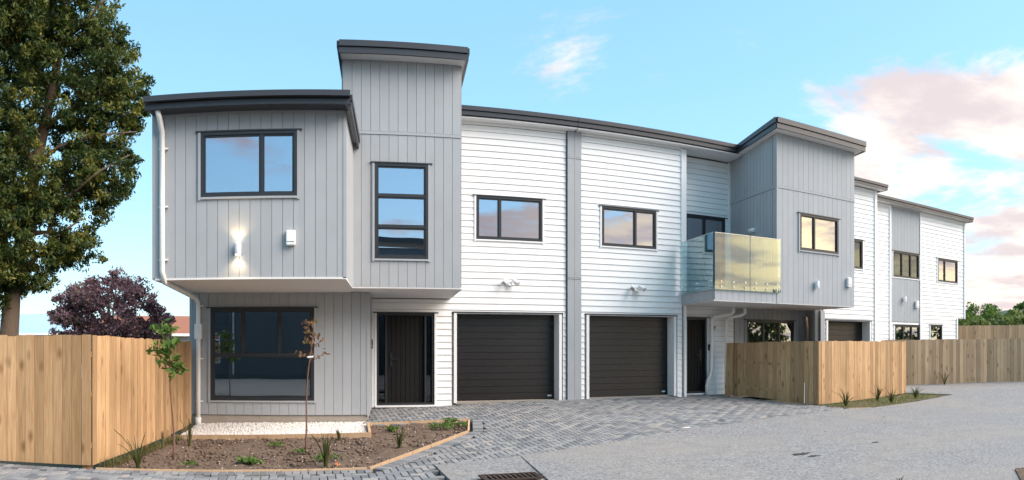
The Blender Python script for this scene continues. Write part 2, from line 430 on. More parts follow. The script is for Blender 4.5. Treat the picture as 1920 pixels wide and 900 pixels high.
def garage_door(parent, mw, x0, x1, z0, z1, depth=.30):
    mb = MB(); mb.box(x0-.05, x1+.05, depth+.045, depth+.07, z0, z1+.08); d = mb.build('garage_door', 'plastic_black', parent, mw)
    n = 13; h = (z1-z0+.04)/n
    for i in range(n):
        me = MB().hexa([(x0-.04, depth, 0), (x1+.04, depth, 0), (x1+.04, depth+.04, 0), (x0-.04, depth+.04, 0)], [(x0-.04, depth+.006, h-.009), (x1+.04, depth+.006, h-.009), (x1+.04, depth+.04, h-.009), (x0-.04, depth+.04, h-.009)]).mesh('slat') if i == 0 else me
        link('slat', me, 'garage_slat', d, mw @ Matrix.Translation((0, 0, z0+.012+i*h)))
    MB().box(x1-.17, x1-.07, depth-.006, depth-.001, z0+.06, z0+.10).build('badge', 'plastic_white', d, mw, bevel=.004)
    MB().box(x0, x1, .06, depth+.04, z0-.06, z0-.004).build('threshold', 'plinth', d, mw)
    for xa, xb in ((x0-.068, x0), (x1, x1+.068)):
        MB().box(xa, xb, -.052, .02, z0-.02, z1).build('facing', 'white_trim', d, mw); MB().box(xa, xb, .021, depth-.004, z0-.02, z1).build('reveal', 'white_trim', d, mw)
    MB().box(x0+.001, x1-.001, -.04, depth-.004, z1-.012, z1+.001).build('reveal', 'white_trim', d, mw)
    MB().box(x0-.1, x1+.1, -.06, .0, z1+.002, z1+.03).build('head_flashing', 'dark_metal', d, mw)
    return d
def entry_door(parent, mw, x0, x1, z0, z1, side=True, depth=.10, handle='left'):
    mb = MB(); bars(mb, x0, x1, z0, z1, .05, -.02, depth+.05); mb.box(x0+.05, x1-.05, depth+.05, depth+.07, z0+.05, z1-.05)
    lx0, lx1 = x0+.05, x1-.05
    if side:
        lx0, lx1 = x0+.24, x1-.22
        mb.box(lx0-.04, lx0-.001, 0, depth+.05, z0+.05, z1-.05); mb.box(lx1+.001, lx1+.04, 0, depth+.05, z0+.05, z1-.05)
    d = mb.build('front_door', 'frame_metal', parent, mw)
    if side:
        for a, b in ((x0+.052, lx0-.042), (lx1+.042, x1-.052)): MB().box(a, b, depth, depth+.01, z0+.052, z1-.052).build('pane', 'dark_glass', d, mw)
    n = 8 if side else 6; w = (lx1-lx0)/n; me = shared_box('plank', 0, w-.009, depth-.02, depth+.04, 0, z1-z0-.105)
    for i in range(n): link('plank', me, 'door_plank', d, mw @ Matrix.Translation((lx0+i*w+.004, 0, z0+.052)))
    hx = lx0+.10 if handle == 'left' else lx1-.10; s = 1 if handle == 'left' else -1
    hb = MB(); hb.box(hx-.025, hx+.025, depth-.04, depth-.021, z0+.88, z0+1.18); hb.box(min(hx, hx+s*.15), max(hx, hx+s*.15), depth-.075, depth-.045, z0+1.02, z0+1.05)
    hb.build('handle', 'plastic_black', d, mw)
    for xa, xb in ((x0-.05, x0-.001), (x1+.001, x1+.05)): MB().box(xa, xb, -.05, 0, z0-.02, z1).build('facing', 'white_trim', d, mw)
    MB().box(x0-.09, x1+.09, -.06, 0, z1+.002, z1+.025).build('head_flashing', 'dark_metal', d, mw)
    MB().box(x0-.04, x1+.04, -.07, .1, z0-.045, z0-.004).build('sill', 'white_trim', d, mw)
    return d
def eave(parent, p0, p1, z0, z1, lip=.03, name='fascia', zb=None):
    """two dark bands (fascia below, gutter above) along p0-p1; zb = heights at the far end"""
    mw, L = frame(p0, p1); za, zc = (z0, z1); zb = zb or (z0, z1); ma, mbb = za+(zc-za)*.47, zb[0]+(zb[1]-zb[0])*.47
    f = MB().hexa([(0, -.02, za), (L, -.02, zb[0]), (L, .02, zb[0]), (0, .02, za)], [(0, -.02, ma), (L, -.02, mbb), (L, .02, mbb), (0, .02, ma)])
    f.build('fascia', 'dark_metal', parent, mw)
    g = MB().hexa([(0, -.02-lip, ma+.012), (L, -.02-lip, mbb+.012), (L, .02, mbb+.012), (0, .02, ma+.012)], [(0, -.02-lip, zc), (L, -.02-lip, zb[1]), (L, .02, zb[1]), (0, .02, zc)])
    g.build('gutter', 'dark_metal', parent, mw)
def slab(parent, name, mat, pts, z0, z1):
    """pts: plan corners (x, y[, rise])"""
    return MB().hexa([(p[0], p[1], z0+(p[2] if len(p) > 2 else 0)) for p in pts], [(p[0], p[1], z1+(p[2] if len(p) > 2 else 0)) for p in pts]).build(name, mat, parent)
def downpipe(parent, pts, r=.042, mat='pipe_white', clips=()):
    p = MB().tube(pts, r, 10).build('downpipe', mat, parent, smooth=True)
    for (x, y, z) in clips: MB().box(x-r-.012, x+r+.05, y-.02, y+.02, z-.012, z+.012).build('bracket', mat, p)
    return p

# ------------------------------------------------------------------ ground heights (thin-plate surface through surveyed points)
CP = np.array([(-2.9, 9.05, -.06), (-6, 8.9, -.06), (-2.2, 13.5, .0), (0, 0, 0), (6, 3, 0), (-5, 0, -.02), (.8, 8.9, -.03), (-2.1, 13.6, .07), (1.2, 13.6, .10),
               (2.2, 15.5, .19), (4.6, 15.5, .275), (7.8, 15.5, .285), (9.9, 16, .255), (3.2, 13.4, .12), (2.9, 12.2, .05), (12, 13.2, .04), (10.97, 15.9, .18),
               (16.5, 14.1, .07), (7, 11, .03), (10, 11.6, .02), (19, 16.2, .2), (21.2, 14.2, .2), (22.35, 13.3, .2), (25, 8, .15), (15, 5, .05), (30, 20, .3),
               (12, 18, .2), (0, 20, .1), (-8, 16, 0), (20, 24, .3), (8, -6, 0), (-8, -6, 0), (20, -6, .05), (-14, 9, -.05), (-14, 25, 0), (32, 5, .2)], float)
def _U(r2): return np.where(r2 > 1e-12, r2*np.log(np.maximum(r2, 1e-12)), 0)
_n = len(CP); _A = np.zeros((_n+3, _n+3)); _d2 = ((CP[:, None, :2]-CP[None, :, :2])**2).sum(-1)
_A[:_n, :_n] = _U(_d2) + np.eye(_n)*.4; _A[:_n, _n] = 1; _A[:_n, _n+1:] = CP[:, :2]; _A[_n, :_n] = 1; _A[_n+1:, :_n] = CP[:, :2].T
_W = np.linalg.solve(_A, np.concatenate([CP[:, 2], np.zeros(3)]))
def G(x, y):
    x, y = np.asarray(x, float), np.asarray(y, float)
    r2 = (x[..., None]-CP[:, 0])**2 + (y[..., None]-CP[:, 1])**2
    v = (_U(r2)*_W[:_n]).sum(-1) + _W[_n] + _W[_n+1]*x + _W[_n+2]*y
    d = np.hypot(x-8, y-9); k = np.clip((d-22)/10, 0, 1); k = k*k*(3-2*k)
    return np.clip(v, -.3, .6)*(1-k) + .05*k
def g1(x, y): return float(G(x, y))
def inside(px, py, poly):
    px, py = np.asarray(px), np.asarray(py); r = np.zeros(px.shape, bool); n = len(poly)
    for i in range(n):
        (x1, y1), (x2, y2) = poly[i], poly[(i+1) % n]
        if y1 == y2: continue
        c = ((y1 > py) != (y2 > py)) & (px < (x2-x1)*(py-y1)/(y2-y1)+x1); r ^= c
    return r
def clip_poly(poly, a, b, c):
    """keep a*x+b*y<=c"""
    out = []
    for i, p in enumerate(poly):
        q = poly[(i+1) % len(poly)]; dp, dq = a*p[0]+b*p[1]-c, a*q[0]+b*q[1]-c
        if dp <= 0: out.append(p)
        if dp*dq < 0: t = dp/(dp-dq); out.append((p[0]+(q[0]-p[0])*t, p[1]+(q[1]-p[1])*t))
    return out
def sheet(name, poly, mat, dz, cell=.5, parent=None, skirt=0, rough=0, kind=None):
    """a sheet over a (possibly concave) plan polygon that follows the ground"""
    import bmesh
    from mathutils.geometry import tessellate_polygon
    tris = tessellate_polygon([[Vector((p[0], p[1], 0)) for p in poly]])
    V, Fc, idx = [], [], {}
    def vid(p):
        k = (round(p[0], 4), round(p[1], 4))
        if k not in idx: idx[k] = len(V); V.append(k)
        return idx[k]
    for t in tris:
        tri = [poly[i] for i in t]
        if abs((tri[1][0]-tri[0][0])*(tri[2][1]-tri[0][1])-(tri[2][0]-tri[0][0])*(tri[1][1]-tri[0][1])) < 1e-6: continue
        x0, x1 = min(p[0] for p in tri), max(p[0] for p in tri); y0, y1 = min(p[1] for p in tri), max(p[1] for p in tri)
        for ix in range(math.floor(x0/cell), math.ceil(x1/cell)):
            cx = clip_poly(clip_poly(tri, -1, 0, -ix*cell), 1, 0, (ix+1)*cell)
            if len(cx) < 3: continue
            for iy in range(math.floor(y0/cell), math.ceil(y1/cell)):
                c = clip_poly(clip_poly(cx, 0, -1, -iy*cell), 0, 1, (iy+1)*cell)
                ids = []
                for p in c:
                    k = vid(p)
                    if k not in ids: ids.append(k)
                if len(ids) < 3: continue
                a = sum(V[ids[i]][0]*V[ids[(i+1) % len(ids)]][1]-V[ids[(i+1) % len(ids)]][0]*V[ids[i]][1] for i in range(len(ids)))
                if abs(a) < 1e-6: continue
                Fc.append(ids if a > 0 else ids[::-1])
    A = np.array(V); z = G(A[:, 0], A[:, 1]) + dz
    if rough:
        def vn(s, k):
            r = np.random.default_rng(k); q = np.zeros(len(A))
            for _ in range(8):
                a = r.uniform(0, 2*math.pi); q += np.sin((A[:, 0]*math.cos(a)+A[:, 1]*math.sin(a))*s*r.uniform(.6, 1.5)+r.uniform(0, 6))
            return q/8
        z += rough*(vn(4, 1) + .6*vn(11, 2) + .5*vn(26, 3)) + rng.normal(0, rough*.35, len(A))
    vs3 = [(A[i, 0], A[i, 1], z[i]) for i in range(len(A))]
    if skirt:
        n0 = len(vs3); m = len(poly)
        for p in poly:
            zz = g1(*p)+dz; vs3 += [(p[0], p[1], zz-.001), (p[0], p[1], zz-skirt)]
        for i in range(m): j = (i+1) % m; Fc.append([n0+2*i, n0+2*j, n0+2*j+1, n0+2*i+1])
    mb = MB(); mb.v, mb.f = vs3, Fc
    o = mb.build(name, mat, parent, smooth=not skirt)
    if kind: o['kind'] = kind
    return o

# ================================================================== THE GROUND
def big_ground():
    xs = np.concatenate([[-900, -400, -150, -70, -40], np.arange(-24, 40.1, 2), [60, 110, 250, 500, 900]]); ys = np.concatenate([[-900, -300, -80, -40], np.arange(-20, 40.1, 2), [60, 110, 250, 500, 900]])
    X, Y = np.meshgrid(xs, ys); Z = G(X, Y) - .16; nx = len(xs)
    mb = MB(); mb.v = list(zip(X.ravel(), Y.ravel(), Z.ravel()))
    mb.f = [[j*nx+i, j*nx+i+1, (j+1)*nx+i+1, (j+1)*nx+i] for j in range(len(ys)-1) for i in range(nx-1)]
    o = mb.build('ground', 'grass_field'); o['kind'] = 'structure'
big_ground()
# boundary between the paving and the concrete, from the drain channel to the planting by the fence
EDGE = [(1.50, 8.0), (1.60, 9.22), (3.27, 9.68), (5.0, 10.32), (6.82, 10.95), (8.6, 11.4), (10.1, 11.75), (11.4, 12.05), (12.1, 12.2)]
BED = [(-2.80, 8.92), (.82, 9.16), (2.90, 12.2), (3.18, 13.35), (1.16, 13.2), (1.07, 12.02), (-2.36, 12.05)]
GRAVEL = [(-2.36, 12.09), (1.05, 12.06), (1.15, 13.22), (1.19, 13.72), (-2.2, 13.72)]
BED2 = [(12.15, 12.25), (12.75, 12.05), (14.5, 12.3), (16.95, 12.75), (16.5, 14.0), (12.1, 13.2)]
PAVE = [(-9, 5.5), (1.45, 5.5)] + EDGE + [(12.0, 13.15), (10.95, 15.95), (9.5, 15.98), (9.4, 15.46), (1.42, 15.46), (1.22, 13.7), (1.16, 13.2), (3.18, 13.35), (2.90, 12.2), (.82, 9.16), (-2.80, 8.92), (-9, 8.75)]
pave = sheet('paving', PAVE, 'asphalt_dark', -.075, .5, kind='structure')
SOLDIER = [((-8.9, 8.77), (-2.80, 8.90)), ((-2.80, 8.90), (.84, 9.13)), ((.84, 9.13), (2.94, 12.18)), ((2.94, 12.18), (3.22, 13.37))]
def lay_pavers():
    P = []                                              # (cx, cy, angle, lx, ly, dz)
    u = .104; ox, oy = -9, 5.4
    nx, ny = int(21.6/u), int(10.8/u)
    sol = []
    for (a, b) in SOLDIER:
        L = math.hypot(b[0]-a[0], b[1]-a[1]); d = ((b[0]-a[0])/L, (b[1]-a[1])/L); n = (d[1], -d[0])
        k = int(L/.104); st = L/k
        for i in range(k):
            c = (a[0]+d[0]*(i+.5)*st+n[0]*.13, a[1]+d[1]*(i+.5)*st+n[1]*.13); sol.append((c[0], c[1], math.atan2(d[1], d[0]), st-.007, .197, .003))
    S = [(a, b) for a, b in SOLDIER]
    cand = []
    for i in range(nx):
        for j in range(ny):
            t = (i-j) % 4
            if t == 0: cand.append((ox+(i+1)*u, oy+(j+.5)*u, 0))
            elif t == 3: cand.append((ox+(i+.5)*u, oy+(j+1)*u, 1))
    cand = np.array(cand); ok = inside(cand[:, 0], cand[:, 1], PAVE)
    for q in range(4):                                  # and those that reach a little over the edge, to be covered by the slab
        ok |= inside(cand[:, 0]+.09*math.cos(q*1.57), cand[:, 1]+.09*math.sin(q*1.57), PAVE) & (cand[:, 0] > 1.55) & (cand[:, 1] < 12.2) & (cand[:, 1] < 9.2+.29*(cand[:, 0]-1.6)+.25)
    for a, b in S:
        L = math.hypot(b[0]-a[0], b[1]-a[1]); dx, dy = (b[0]-a[0])/L, (b[1]-a[1])/L
        s = (cand[:, 0]-a[0])*dx+(cand[:, 1]-a[1])*dy; t = (cand[:, 0]-a[0])*dy-(cand[:, 1]-a[1])*dx
        ok &= ~((s > -.05) & (s < L+.05) & (t > -.1) & (t < .27))
    ang = np.arctan2(cand[:, 0], cand[:, 1]); ok &= (ang > -.62) & (np.hypot(cand[:, 0], cand[:, 1]) > 7.2)
    for x, y, k in cand[ok]: P.append((x, y, 0, (.2, .1)[int(k)] if True else 0, (.1, .2)[int(k)], 0))
    sol = [s for s in sol if math.hypot(s[0], s[1]) > 7.2 and math.atan2(s[0], s[1]) > -.62]
    P += sol
    P = [(x, y, a, lx+.001 if a == 0 else lx, ly, dz+random.uniform(-.0015, .0015)) for x, y, a, lx, ly, dz in P]
    def vis(p):                                         # how large it shows: near, and inside the picture
        x, y = p[0], p[1]; t = math.atan2(x, y); R = math.hypot(x, y)
        px, py = 575+1300*t, 645+1300*(EYE-g1(x, y))/R
        return R if (0 < px < 1920 and py < 899) else 1e6
    P.sort(key=vis)
    def verts(lx, ly):
        c = .006; z = -.006
        return [(-lx/2+c, -ly/2+c, 0), (lx/2-c, -ly/2+c, 0), (lx/2-c, ly/2-c, 0), (-lx/2+c, ly/2-c, 0), (-lx/2, -ly/2, z), (lx/2, -ly/2, z), (lx/2, ly/2, z), (-lx/2, ly/2, z), (-lx/2, -ly/2, -.06), (lx/2, -ly/2, -.06), (lx/2, ly/2, -.06), (-lx/2, ly/2, -.06)]
    FA = [[0, 1, 2, 3]] + [[4+i, 4+(i+1) % 4, (i+1) % 4, i] for i in range(4)] + [[8+i, 8+(i+1) % 4, 4+(i+1) % 4, 4+i] for i in range(4)]
    cache = {}
    rest = MB()
    for i, (x, y, a, lx, ly, dz) in enumerate(P):
        e = .15; z = g1(x, y); gx, gy = (g1(x+e, y)-z)/e, (g1(x, y+e)-z)/e
        nrm = Vector((-gx, -gy, 1)).normalized()
        rot = Vector((0, 0, 1)).rotation_difference(nrm).to_matrix().to_4x4()
        mw = Matrix.Translation((x, y, z+dz)) @ rot @ Matrix.Rotation(a+random.uniform(-.006, .006), 4, 'Z')
        lx2, ly2 = lx-.008, ly-.008
        if i < 300:
            k = (round(lx2, 3), round(ly2, 3))
            if k not in cache:
                mb = MB(); mb.v, mb.f = verts(lx2, ly2), FA; cache[k] = mb.mesh('paver')
            link('paver', cache[k], 'paver', pave, mw)
        else:
            k0 = len(rest.v); rest.v += [tuple(mw @ Vector(v)) for v in verts(lx2, ly2)]; rest.f += [[k0+q for q in f] for f in FA]
    o = rest.build('distant_pavers', 'paver', pave); o['kind'] = 'stuff'
lay_pavers()

# the concrete lane: slabs with open saw cuts over a dark bed
CONC = [(1.72, 7.4), (1.72, 9.2)] + EDGE[2:] + [(12.75, 11.98), (14.5, 12.2), (17.1, 12.68), (16.62, 14.2), (17.0, 16.1), (19.2, 16.1), (21.4, 14.1), (24, 12.6), (27.5, 9), (28, -4), (1.72, -4)]
lane = sheet('driveway', [(1.72, -4)] + CONC[:-1][0:1] + CONC[1:-1], 'asphalt_dark', -.04, 1.0, kind='structure')
def lane_slabs():
    # cut lines a*x+b*y=c
    cuts = [((3.05, 9.55), (2.75, 7.2))]
    pieces = [CONC]
    def half(poly, p, q, side):
        dx, dy = q[0]-p[0], q[1]-p[1]; L = math.hypot(dx, dy); a, b = dy/L, -dx/L; c = a*p[0]+b*p[1]
        g = .006
        return clip_poly(poly, a*side, b*side, c*side-g)
    # polygons are concave only along the smooth edge, so clipping by lines keeps them simple
    for p, q in cuts:
        new = []
        for poly in pieces:
            for s in (1, -1):
                h = half(poly, p, q, s)
                if len(h) > 2: new.append(h)
        pieces = new
    for poly in pieces: sheet('concrete_slab', poly, 'concrete', .012, .25, lane, skirt=.1)
lane_slabs()
sheet('concrete_slab', [(-9, -4), (1.70, -4), (1.70, 5.4), (-9, 5.4)], 'concrete', .006, .8, lane, skirt=.1)
# ================================================================== LEFT TOWNHOUSE
def soffit_slab(parent, pts, z): return slab(parent, 'soffit', 'soffit', pts, z, z+.03)
A = thing('townhouse', (0, 13, .2), 'end townhouse with grey boxed upper floor, tall grey stair tower and white garage wall', 'house', 'terraced townhouses')
YB, YT, YG, YW = 10.95, 12.82, 13.74, 15.5
# projecting upper room
mwB = FX(YB)
w = wall(A, 'front_wall', mwB, -2.44, .60, 2.68, 5.36, [(-1.681, -.152, 3.955, 4.985)], 'grey_wall')
clad_cols(w, -2.44, .60, 2.665, 5.33, [(-1.70, -.133, 3.92, 4.99)])
window(A, mwB, -1.681, -.152, 3.955, 4.985, [(0, .635, 0, 1), (.635, 1, 0, 1)], 'grey_cladding', 2.2)
mwr, Lr = frame((.60, YB), (.60+SK*(YT-YB), YT))
w = wall(A, 'side_wall', mwr, .002, Lr, 2.68, 5.36, [], 'grey_wall', .12); clad_cols(w, .002, Lr, 2.665, 5.33)
mwl, Ll = frame((-1.2, 22), (-2.44, YB))
w = wall(A, 'side_wall', mwl, 0, Ll-.002, 2.68, 5.36, [], 'grey_wall', .12); clad_cols(w, 0, Ll-.002, 2.665, 5.33)
MB().box(-2.475, -2.425, -.03, .03, 2.66, 5.33).build('corner_trim', 'grey_cladding', A, mwB)
MB().box(.575, .628, -.03, .03, 2.66, 5.33).build('corner_trim', 'grey_cladding', A, mwB)
soffit_slab(A, [(-2.46, YB-.03), (.62, YB-.03), (.86, YT), (.86, YG+.3), (-2.30, YG+.3)], 2.645)
slab(A, 'roof', 'dark_metal', [(-2.50, 10.66), (.64, 10.66), (1.0, 15), (1.0, 18.6, .35), (-1.5, 18.6, .35), (-2.2, 15)], 5.40, 5.46)
slab(A, 'soffit', 'dark_metal', [(-2.50, 10.62), (.64, 10.62), (.66, 10.93), (-2.46, 10.93)], 5.30, 5.36)
eave(A, (-2.52, 10.60), (.66, 10.60), 5.29, 5.475, .09)
eave(A, (.66, 10.60), (.95, YT-.01), 5.24, 5.44, .02)
slab(A, 'soffit', 'soffit', [(.60, 10.97), (.70, 10.66), (.93, YT-.02), (.84, YT-.02)], 5.345, 5.37)
MB().box(-2.44, .60, -.03, -.002, 5.27, 5.33).build('frieze_board', 'grey_cladding', A, FX(YB-.022))
# stair tower
mwT = FX(YT); TX0, TX1 = .67, 2.89
w = wall(A, 'tower_wall', mwT, TX0, TX1, 2.69, 6.93, [(1.256, 2.262, 3.205, 4.978)], 'grey_wall')
clad_cols(w, TX0, TX1, 2.675, 5.505, [(1.24, 2.28, 3.17, 4.985)]); clad_cols(w, TX0, TX1, 5.575, 6.92)
MB().box(TX0, TX1, -.034, -.004, 5.512, 5.568).build('band', 'grey_cladding', w, mwT)
window(A, mwT, 1.256, 2.262, 3.205, 4.978, [(0, 1, 0, .335), (0, 1, .335, .66), (0, 1, .66, 1)], 'grey_cladding', 2.2)
mwr, Lr = frame((TX1, YT), (TX1+SK*(YW-YT), YW+.3)); w = wall(A, 'tower_side_wall', mwr, 0, Lr, 2.69, 6.93, [], 'grey_wall', .12); clad_cols(w, .002, Lr, 2.675, 6.92)
mwl, Ll = frame((TX0+SK*4, YT+4), (TX0, YT)); w = wall(A, 'tower_side_wall', mwl, 0, Ll-.002, 5.2, 6.93, [], 'grey_wall', .12); clad_cols(w, 0, Ll-.002, 5.2, 6.92)
soffit_slab(A, [(TX0, YT-.02), (TX1+.03, YT-.02), (TX1+.03+SK*2.68, YW-.036), (TX0+.6, YW-.036)], 2.655)
slab(A, 'soffit', 'soffit', [(.60, 12.5), (2.93, 12.5), (3.40, 16.2, -.12), (1.0, 16.2, -.12)], 6.895, 6.92)
slab(A, 'roof', 'dark_metal', [(.61, 12.51), (2.92, 12.51), (3.38, 16.2, -.12), (1.02, 16.2, -.12)], 6.95, 7.07)
eave(A, (.58, 12.49), (2.95, 12.49), 6.87, 7.095, .03)
eave(A, (2.95, 12.49), (3.42, 16.2), 6.87, 7.095, .02, zb=(6.75, 6.97)); eave(A, (1.0, 16.2), (.58, 12.49), 6.75, 6.97, .02, zb=(6.87, 7.095))
# ground-floor room under the projection
mwG = FX(YG); GX0, GX1 = -2.31, 1.22
w = wall(A, 'ground_floor_wall', mwG, GX0, GX1, .20, 2.66, [(-1.915, .148, .50, 2.335)], 'grey_wall')
clad_cols(w, GX0, GX1, .215, 2.645, [(-1.935, .168, .465, 2.34)], .178)
window(A, mwG, -1.915, .148, .50, 2.335, [(0, 1, 0, .49), (0, .315, .49, 1), (.315, .665, .49, 1), (.665, 1, .49, 1)], 'grey_cladding', 2.6, 'low_glass', .06)
mwr, Lr = frame((GX1, YG), (1.45, YW)); w = wall(A, 'ground_floor_side_wall', mwr, 0, Lr-.04, .20, 2.66, [], 'grey_wall', .12); clad_cols(w, .002, Lr-.04, .215, 2.645)
mwl, Ll = frame((-1.2, 22), (GX0, YG)); w = wall(A, 'ground_floor_side_wall', mwl, 0, Ll-.002, .2, 2.66, [], 'grey_wall', .12); clad_cols(w, 0, Ll-.002, .215, 2.66)
MB().box(GX0-.03, GX0+.03, -.03, .03, .2, 2.64).build('corner_trim', 'grey_cladding', A, mwG)
MB().box(GX1-.03, GX1+.03, -.03, .03, .2, 2.64).build('corner_trim', 'grey_cladding', A, mwG)
slab(A, 'plinth', 'plinth', [(GX0+.01, YG+.01), (GX1-.01, YG+.01), (1.44, YW), (-1.9, YW)], -.12, .205)
# white weatherboard wall
mwW = FX(YW); opsA = [(1.567, 2.882, .225, 2.315), (3.33, 5.957, .15, 2.335), (3.856, 5.47, 4.035, 5.036)]
grow = lambda ops, k=.045: [(a-k, b+k, c-.035, d+.012) for a, b, c, d in ops]
w = wall(A, 'weatherboard_wall', mwW, 1.45, 6.10, .12, 6.66, opsA, 'under_wall', .36)
clad_rows(w, 1.47, 3.25, .20, 2.64, grow(opsA)); clad_rows(w, 3.25, 6.07, .20, 6.66, grow(opsA))
entry_door(A, mwW, 1.567, 2.882, .245, 2.315)
garage_door(A, mwW, 3.40, 5.89, .292, 2.332)
window(A, mwW, 3.856, 5.47, 4.035, 5.036, [(0, .35, 0, 1), (.35, 1, 0, 1)])
MB().box(1.45, 1.50, -.055, -.002, .2, 2.62).build('corner_trim', 'white_trim', A, mwW)
soffit_slab(A, [(2.9, 15.2), (6.26, 15.2), (6.26, YW-.003), (2.9, YW-.003)], 6.72)
MB().box(3.25, 6.07, -.05, -.004, 6.665, 6.718).build('frieze_board', 'white_trim', A, mwW)
slab(A, 'roof', 'dark_metal', [(2.95, 15.21), (6.245, 15.21), (7.2, 22.9, .3), (3.9, 22.9, .3)], 6.86, 6.95)
eave(A, (2.96, 15.18), (6.25, 15.18), 6.77, 6.975, .03)
slab(A, 'rear_block', 'far_wall', [(-1.25, 19.0), (6.7, 19.0), (7.1, 22.6), (-.85, 22.6)], -.1, 5.6)
slab(A, 'rear_block', 'far_wall', [(1.2, 18.9), (6.7, 18.9), (7.1, 22.5), (1.6, 22.5)], 5.6, 6.85)
# grey strip that covers the party wall
ms = FX(YW-.07); p = MB().box(6.10, 6.44, 0, .2, .24, 6.74).build('party_wall_strip', 'grey_wall', A, ms)
for a, b in ((.24, 3.17), (3.215, 6.06), (6.105, 6.72)):
    for xa, xb in ((6.095, 6.268), (6.274, 6.445)): link('cladding_board', shared_box('cladding_board', 0, xb-xa, -.02, 0, 0, b-a), 'grey_cladding', p, ms @ Matrix.Translation((xa, 0, a)))
for z in (3.178, 6.068): MB().box(6.09, 6.45, -.028, -.002, z, z+.03).build('joint_flashing', 'grey_cladding', p, ms)
# downpipe at the front-left corner
xp, yp = -2.30, YB-.075
downpipe(A, [(xp-.03, 10.66, 5.30), (xp-.01, 10.70, 5.20), (xp, yp, 5.02), (xp, yp, 4.0), (xp, yp, 2.78), (xp+.02, yp+.06, 2.62), (-2.17, YG-.28, 2.52), (-2.15, YG-.10, 2.44), (-2.15, YG-.09, 2.3), (-2.15, YG-.09, 1.0), (-2.15, YG-.09, .02)], .044,
         clips=[(xp, yp+.02, 4.75), (xp, yp+.02, 3.82), (xp, yp+.02, 2.97), (-2.15, YG-.06, 2.38), (-2.15, YG-.06, 1.33), (-2.15, YG-.06, .48)])
MB().box(-2.22, -2.08, YG-.16, YG-.025, 1.72, 2.02).build('rainwater_head', 'pipe_white', A, bevel=.012)
MB().tube([(-2.15, YG-.09, 0), (-2.15, YG-.09, .16)], .06, 12).build('pipe_socket', 'pipe_white', A, smooth=True)

# ================================================================== MIDDLE TOWNHOUSE
B = thing('townhouse', (8, 15, .2), 'middle townhouse with glass balcony, white garage wall and projecting warm grey block', 'house', 'terraced townhouses')
YW2, YT2 = 16.0, 13.5
opsB = [(6.60, 9.12, .15, 2.335), (7.008, 8.53, 4.03, 4.998)]
w = wall(B, 'weatherboard_wall', mwW, 6.44, 9.38, .12, 6.68, opsB, 'under_wall', .36)
clad_rows(w, 6.46, 9.30, .20, 6.66, grow(opsB))
garage_door(B, mwW, 6.67, 9.05, .30, 2.332)
window(B, mwW, 7.008, 8.53, 4.03, 4.998, [(0, .61, 0, 1), (.61, 1, 0, 1)])
MB().box(9.27, 9.42, -.06, .04, 2.62, 6.70).build('corner_trim', 'white_trim', B, mwW)
MB().box(9.36, 9.42, -.06, .04, .2, 2.618).build('corner_trim', 'white_trim', B, mwW)
mwr, Lr = frame((9.40, YW+.005), (9.47, YW2-.005)); w = wall(B, 'return_wall', mwr, .06, Lr, .2, 6.68, [], 'white_trim', .1)
mwW2 = FX(YW2); opsB2 = [(9.69, 11.0, 3.02, 5.125), (9.74, 10.40, .25, 2.33)]
w = wall(B, 'recessed_wall', mwW2, 9.45, 11.33, .1, 6.70, opsB2, 'under_wall', .36)
clad_rows(w, 9.48, 11.30, .22, 6.68, grow(opsB2))
entry_door(B, mwW2, 9.74, 10.40, .285, 2.33, False, .1, 'right')
window(B, mwW2, 9.69, 11.0, 3.04, 5.12, [(0, .48, 0, 1), (.48, 1, 0, 1)], room=2.0, label='tall glazed door opening onto the balcony')
MB().box(11.12, 11.19, -.055, -.002, 3.0, 6.70).build('corner_trim', 'white_trim', B, mwW2)
# ground floor room behind the fence
w = wall(B, 'ground_floor_wall', mwW2, 11.34, 14.02, .1, 2.66, [(11.741, 13.519, .8, 2.31)], 'grey_wall')
clad_cols(w, 11.34, 14.0, .2, 2.645, [(11.72, 13.54, .76, 2.315)])
window(B, mwW2, 11.741, 13.519, .8, 2.31, [(0, .35, 0, 1), (.35, .68, 0, 1), (.68, 1, 0, 1)], 'grey_cladding', 2.4, 'low_glass')
mwr, Lr = frame((14.02, YW2), (13.92, 15.42)); w = wall(B, 'ground_floor_side_wall', mwr, 0, Lr, .1, 2.66, [], 'grey_wall', .1); clad_cols(w, 0, Lr-.002, .2, 2.64)
# projecting block
mwT2 = FX(YT2); UX0, UX1 = 10.88, 13.60
w = wall(B, 'block_wall', mwT2, UX0, UX1, 2.66, 6.97, [(11.604, 12.97, 4.035, 4.978)], 'grey_wall')
clad_cols(w, UX0, UX1, 2.645, 5.525, [(11.59, 12.985, 4.0, 4.985)]); clad_cols(w, UX0, UX1, 5.595, 6.95)
MB().box(UX0, UX1, -.034, -.004, 5.532, 5.588).build('band', 'grey_cladding', w, mwT2)
window(B, mwT2, 11.604, 12.97, 4.035, 4.978, [(0, .37, 0, 1), (.37, 1, 0, 1)], 'grey_cladding', 2.2)
mwl, Ll = frame((UX0+SK*(YW2-YT2), YW2), (UX0, YT2)); w = wall(B, 'block_side_wall', mwl, 0, Ll-.002, 2.66, 6.97, [], 'grey_wall', .12)
clad_cols(w, 0, Ll-.002, 2.645, 5.525); clad_cols(w, 0, Ll-.002, 5.595, 6.95)
MB().box(0, Ll-.002, -.034, -.004, 5.532, 5.588).build('band', 'grey_cladding', w, mwl)
mwr, Lr = frame((UX1, YT2), (UX1+SK*(YW2-YT2), YW2)); w = wall(B, 'block_side_wall', mwr, .002, Lr, 2.66, 6.97, [], 'grey_wall', .12); clad_cols(w, .002, Lr, 2.645, 6.95)
MB().box(UX0-.03, UX0+.025, -.03, .03, 2.645, 6.95).build('corner_trim', 'grey_cladding', B, mwT2)
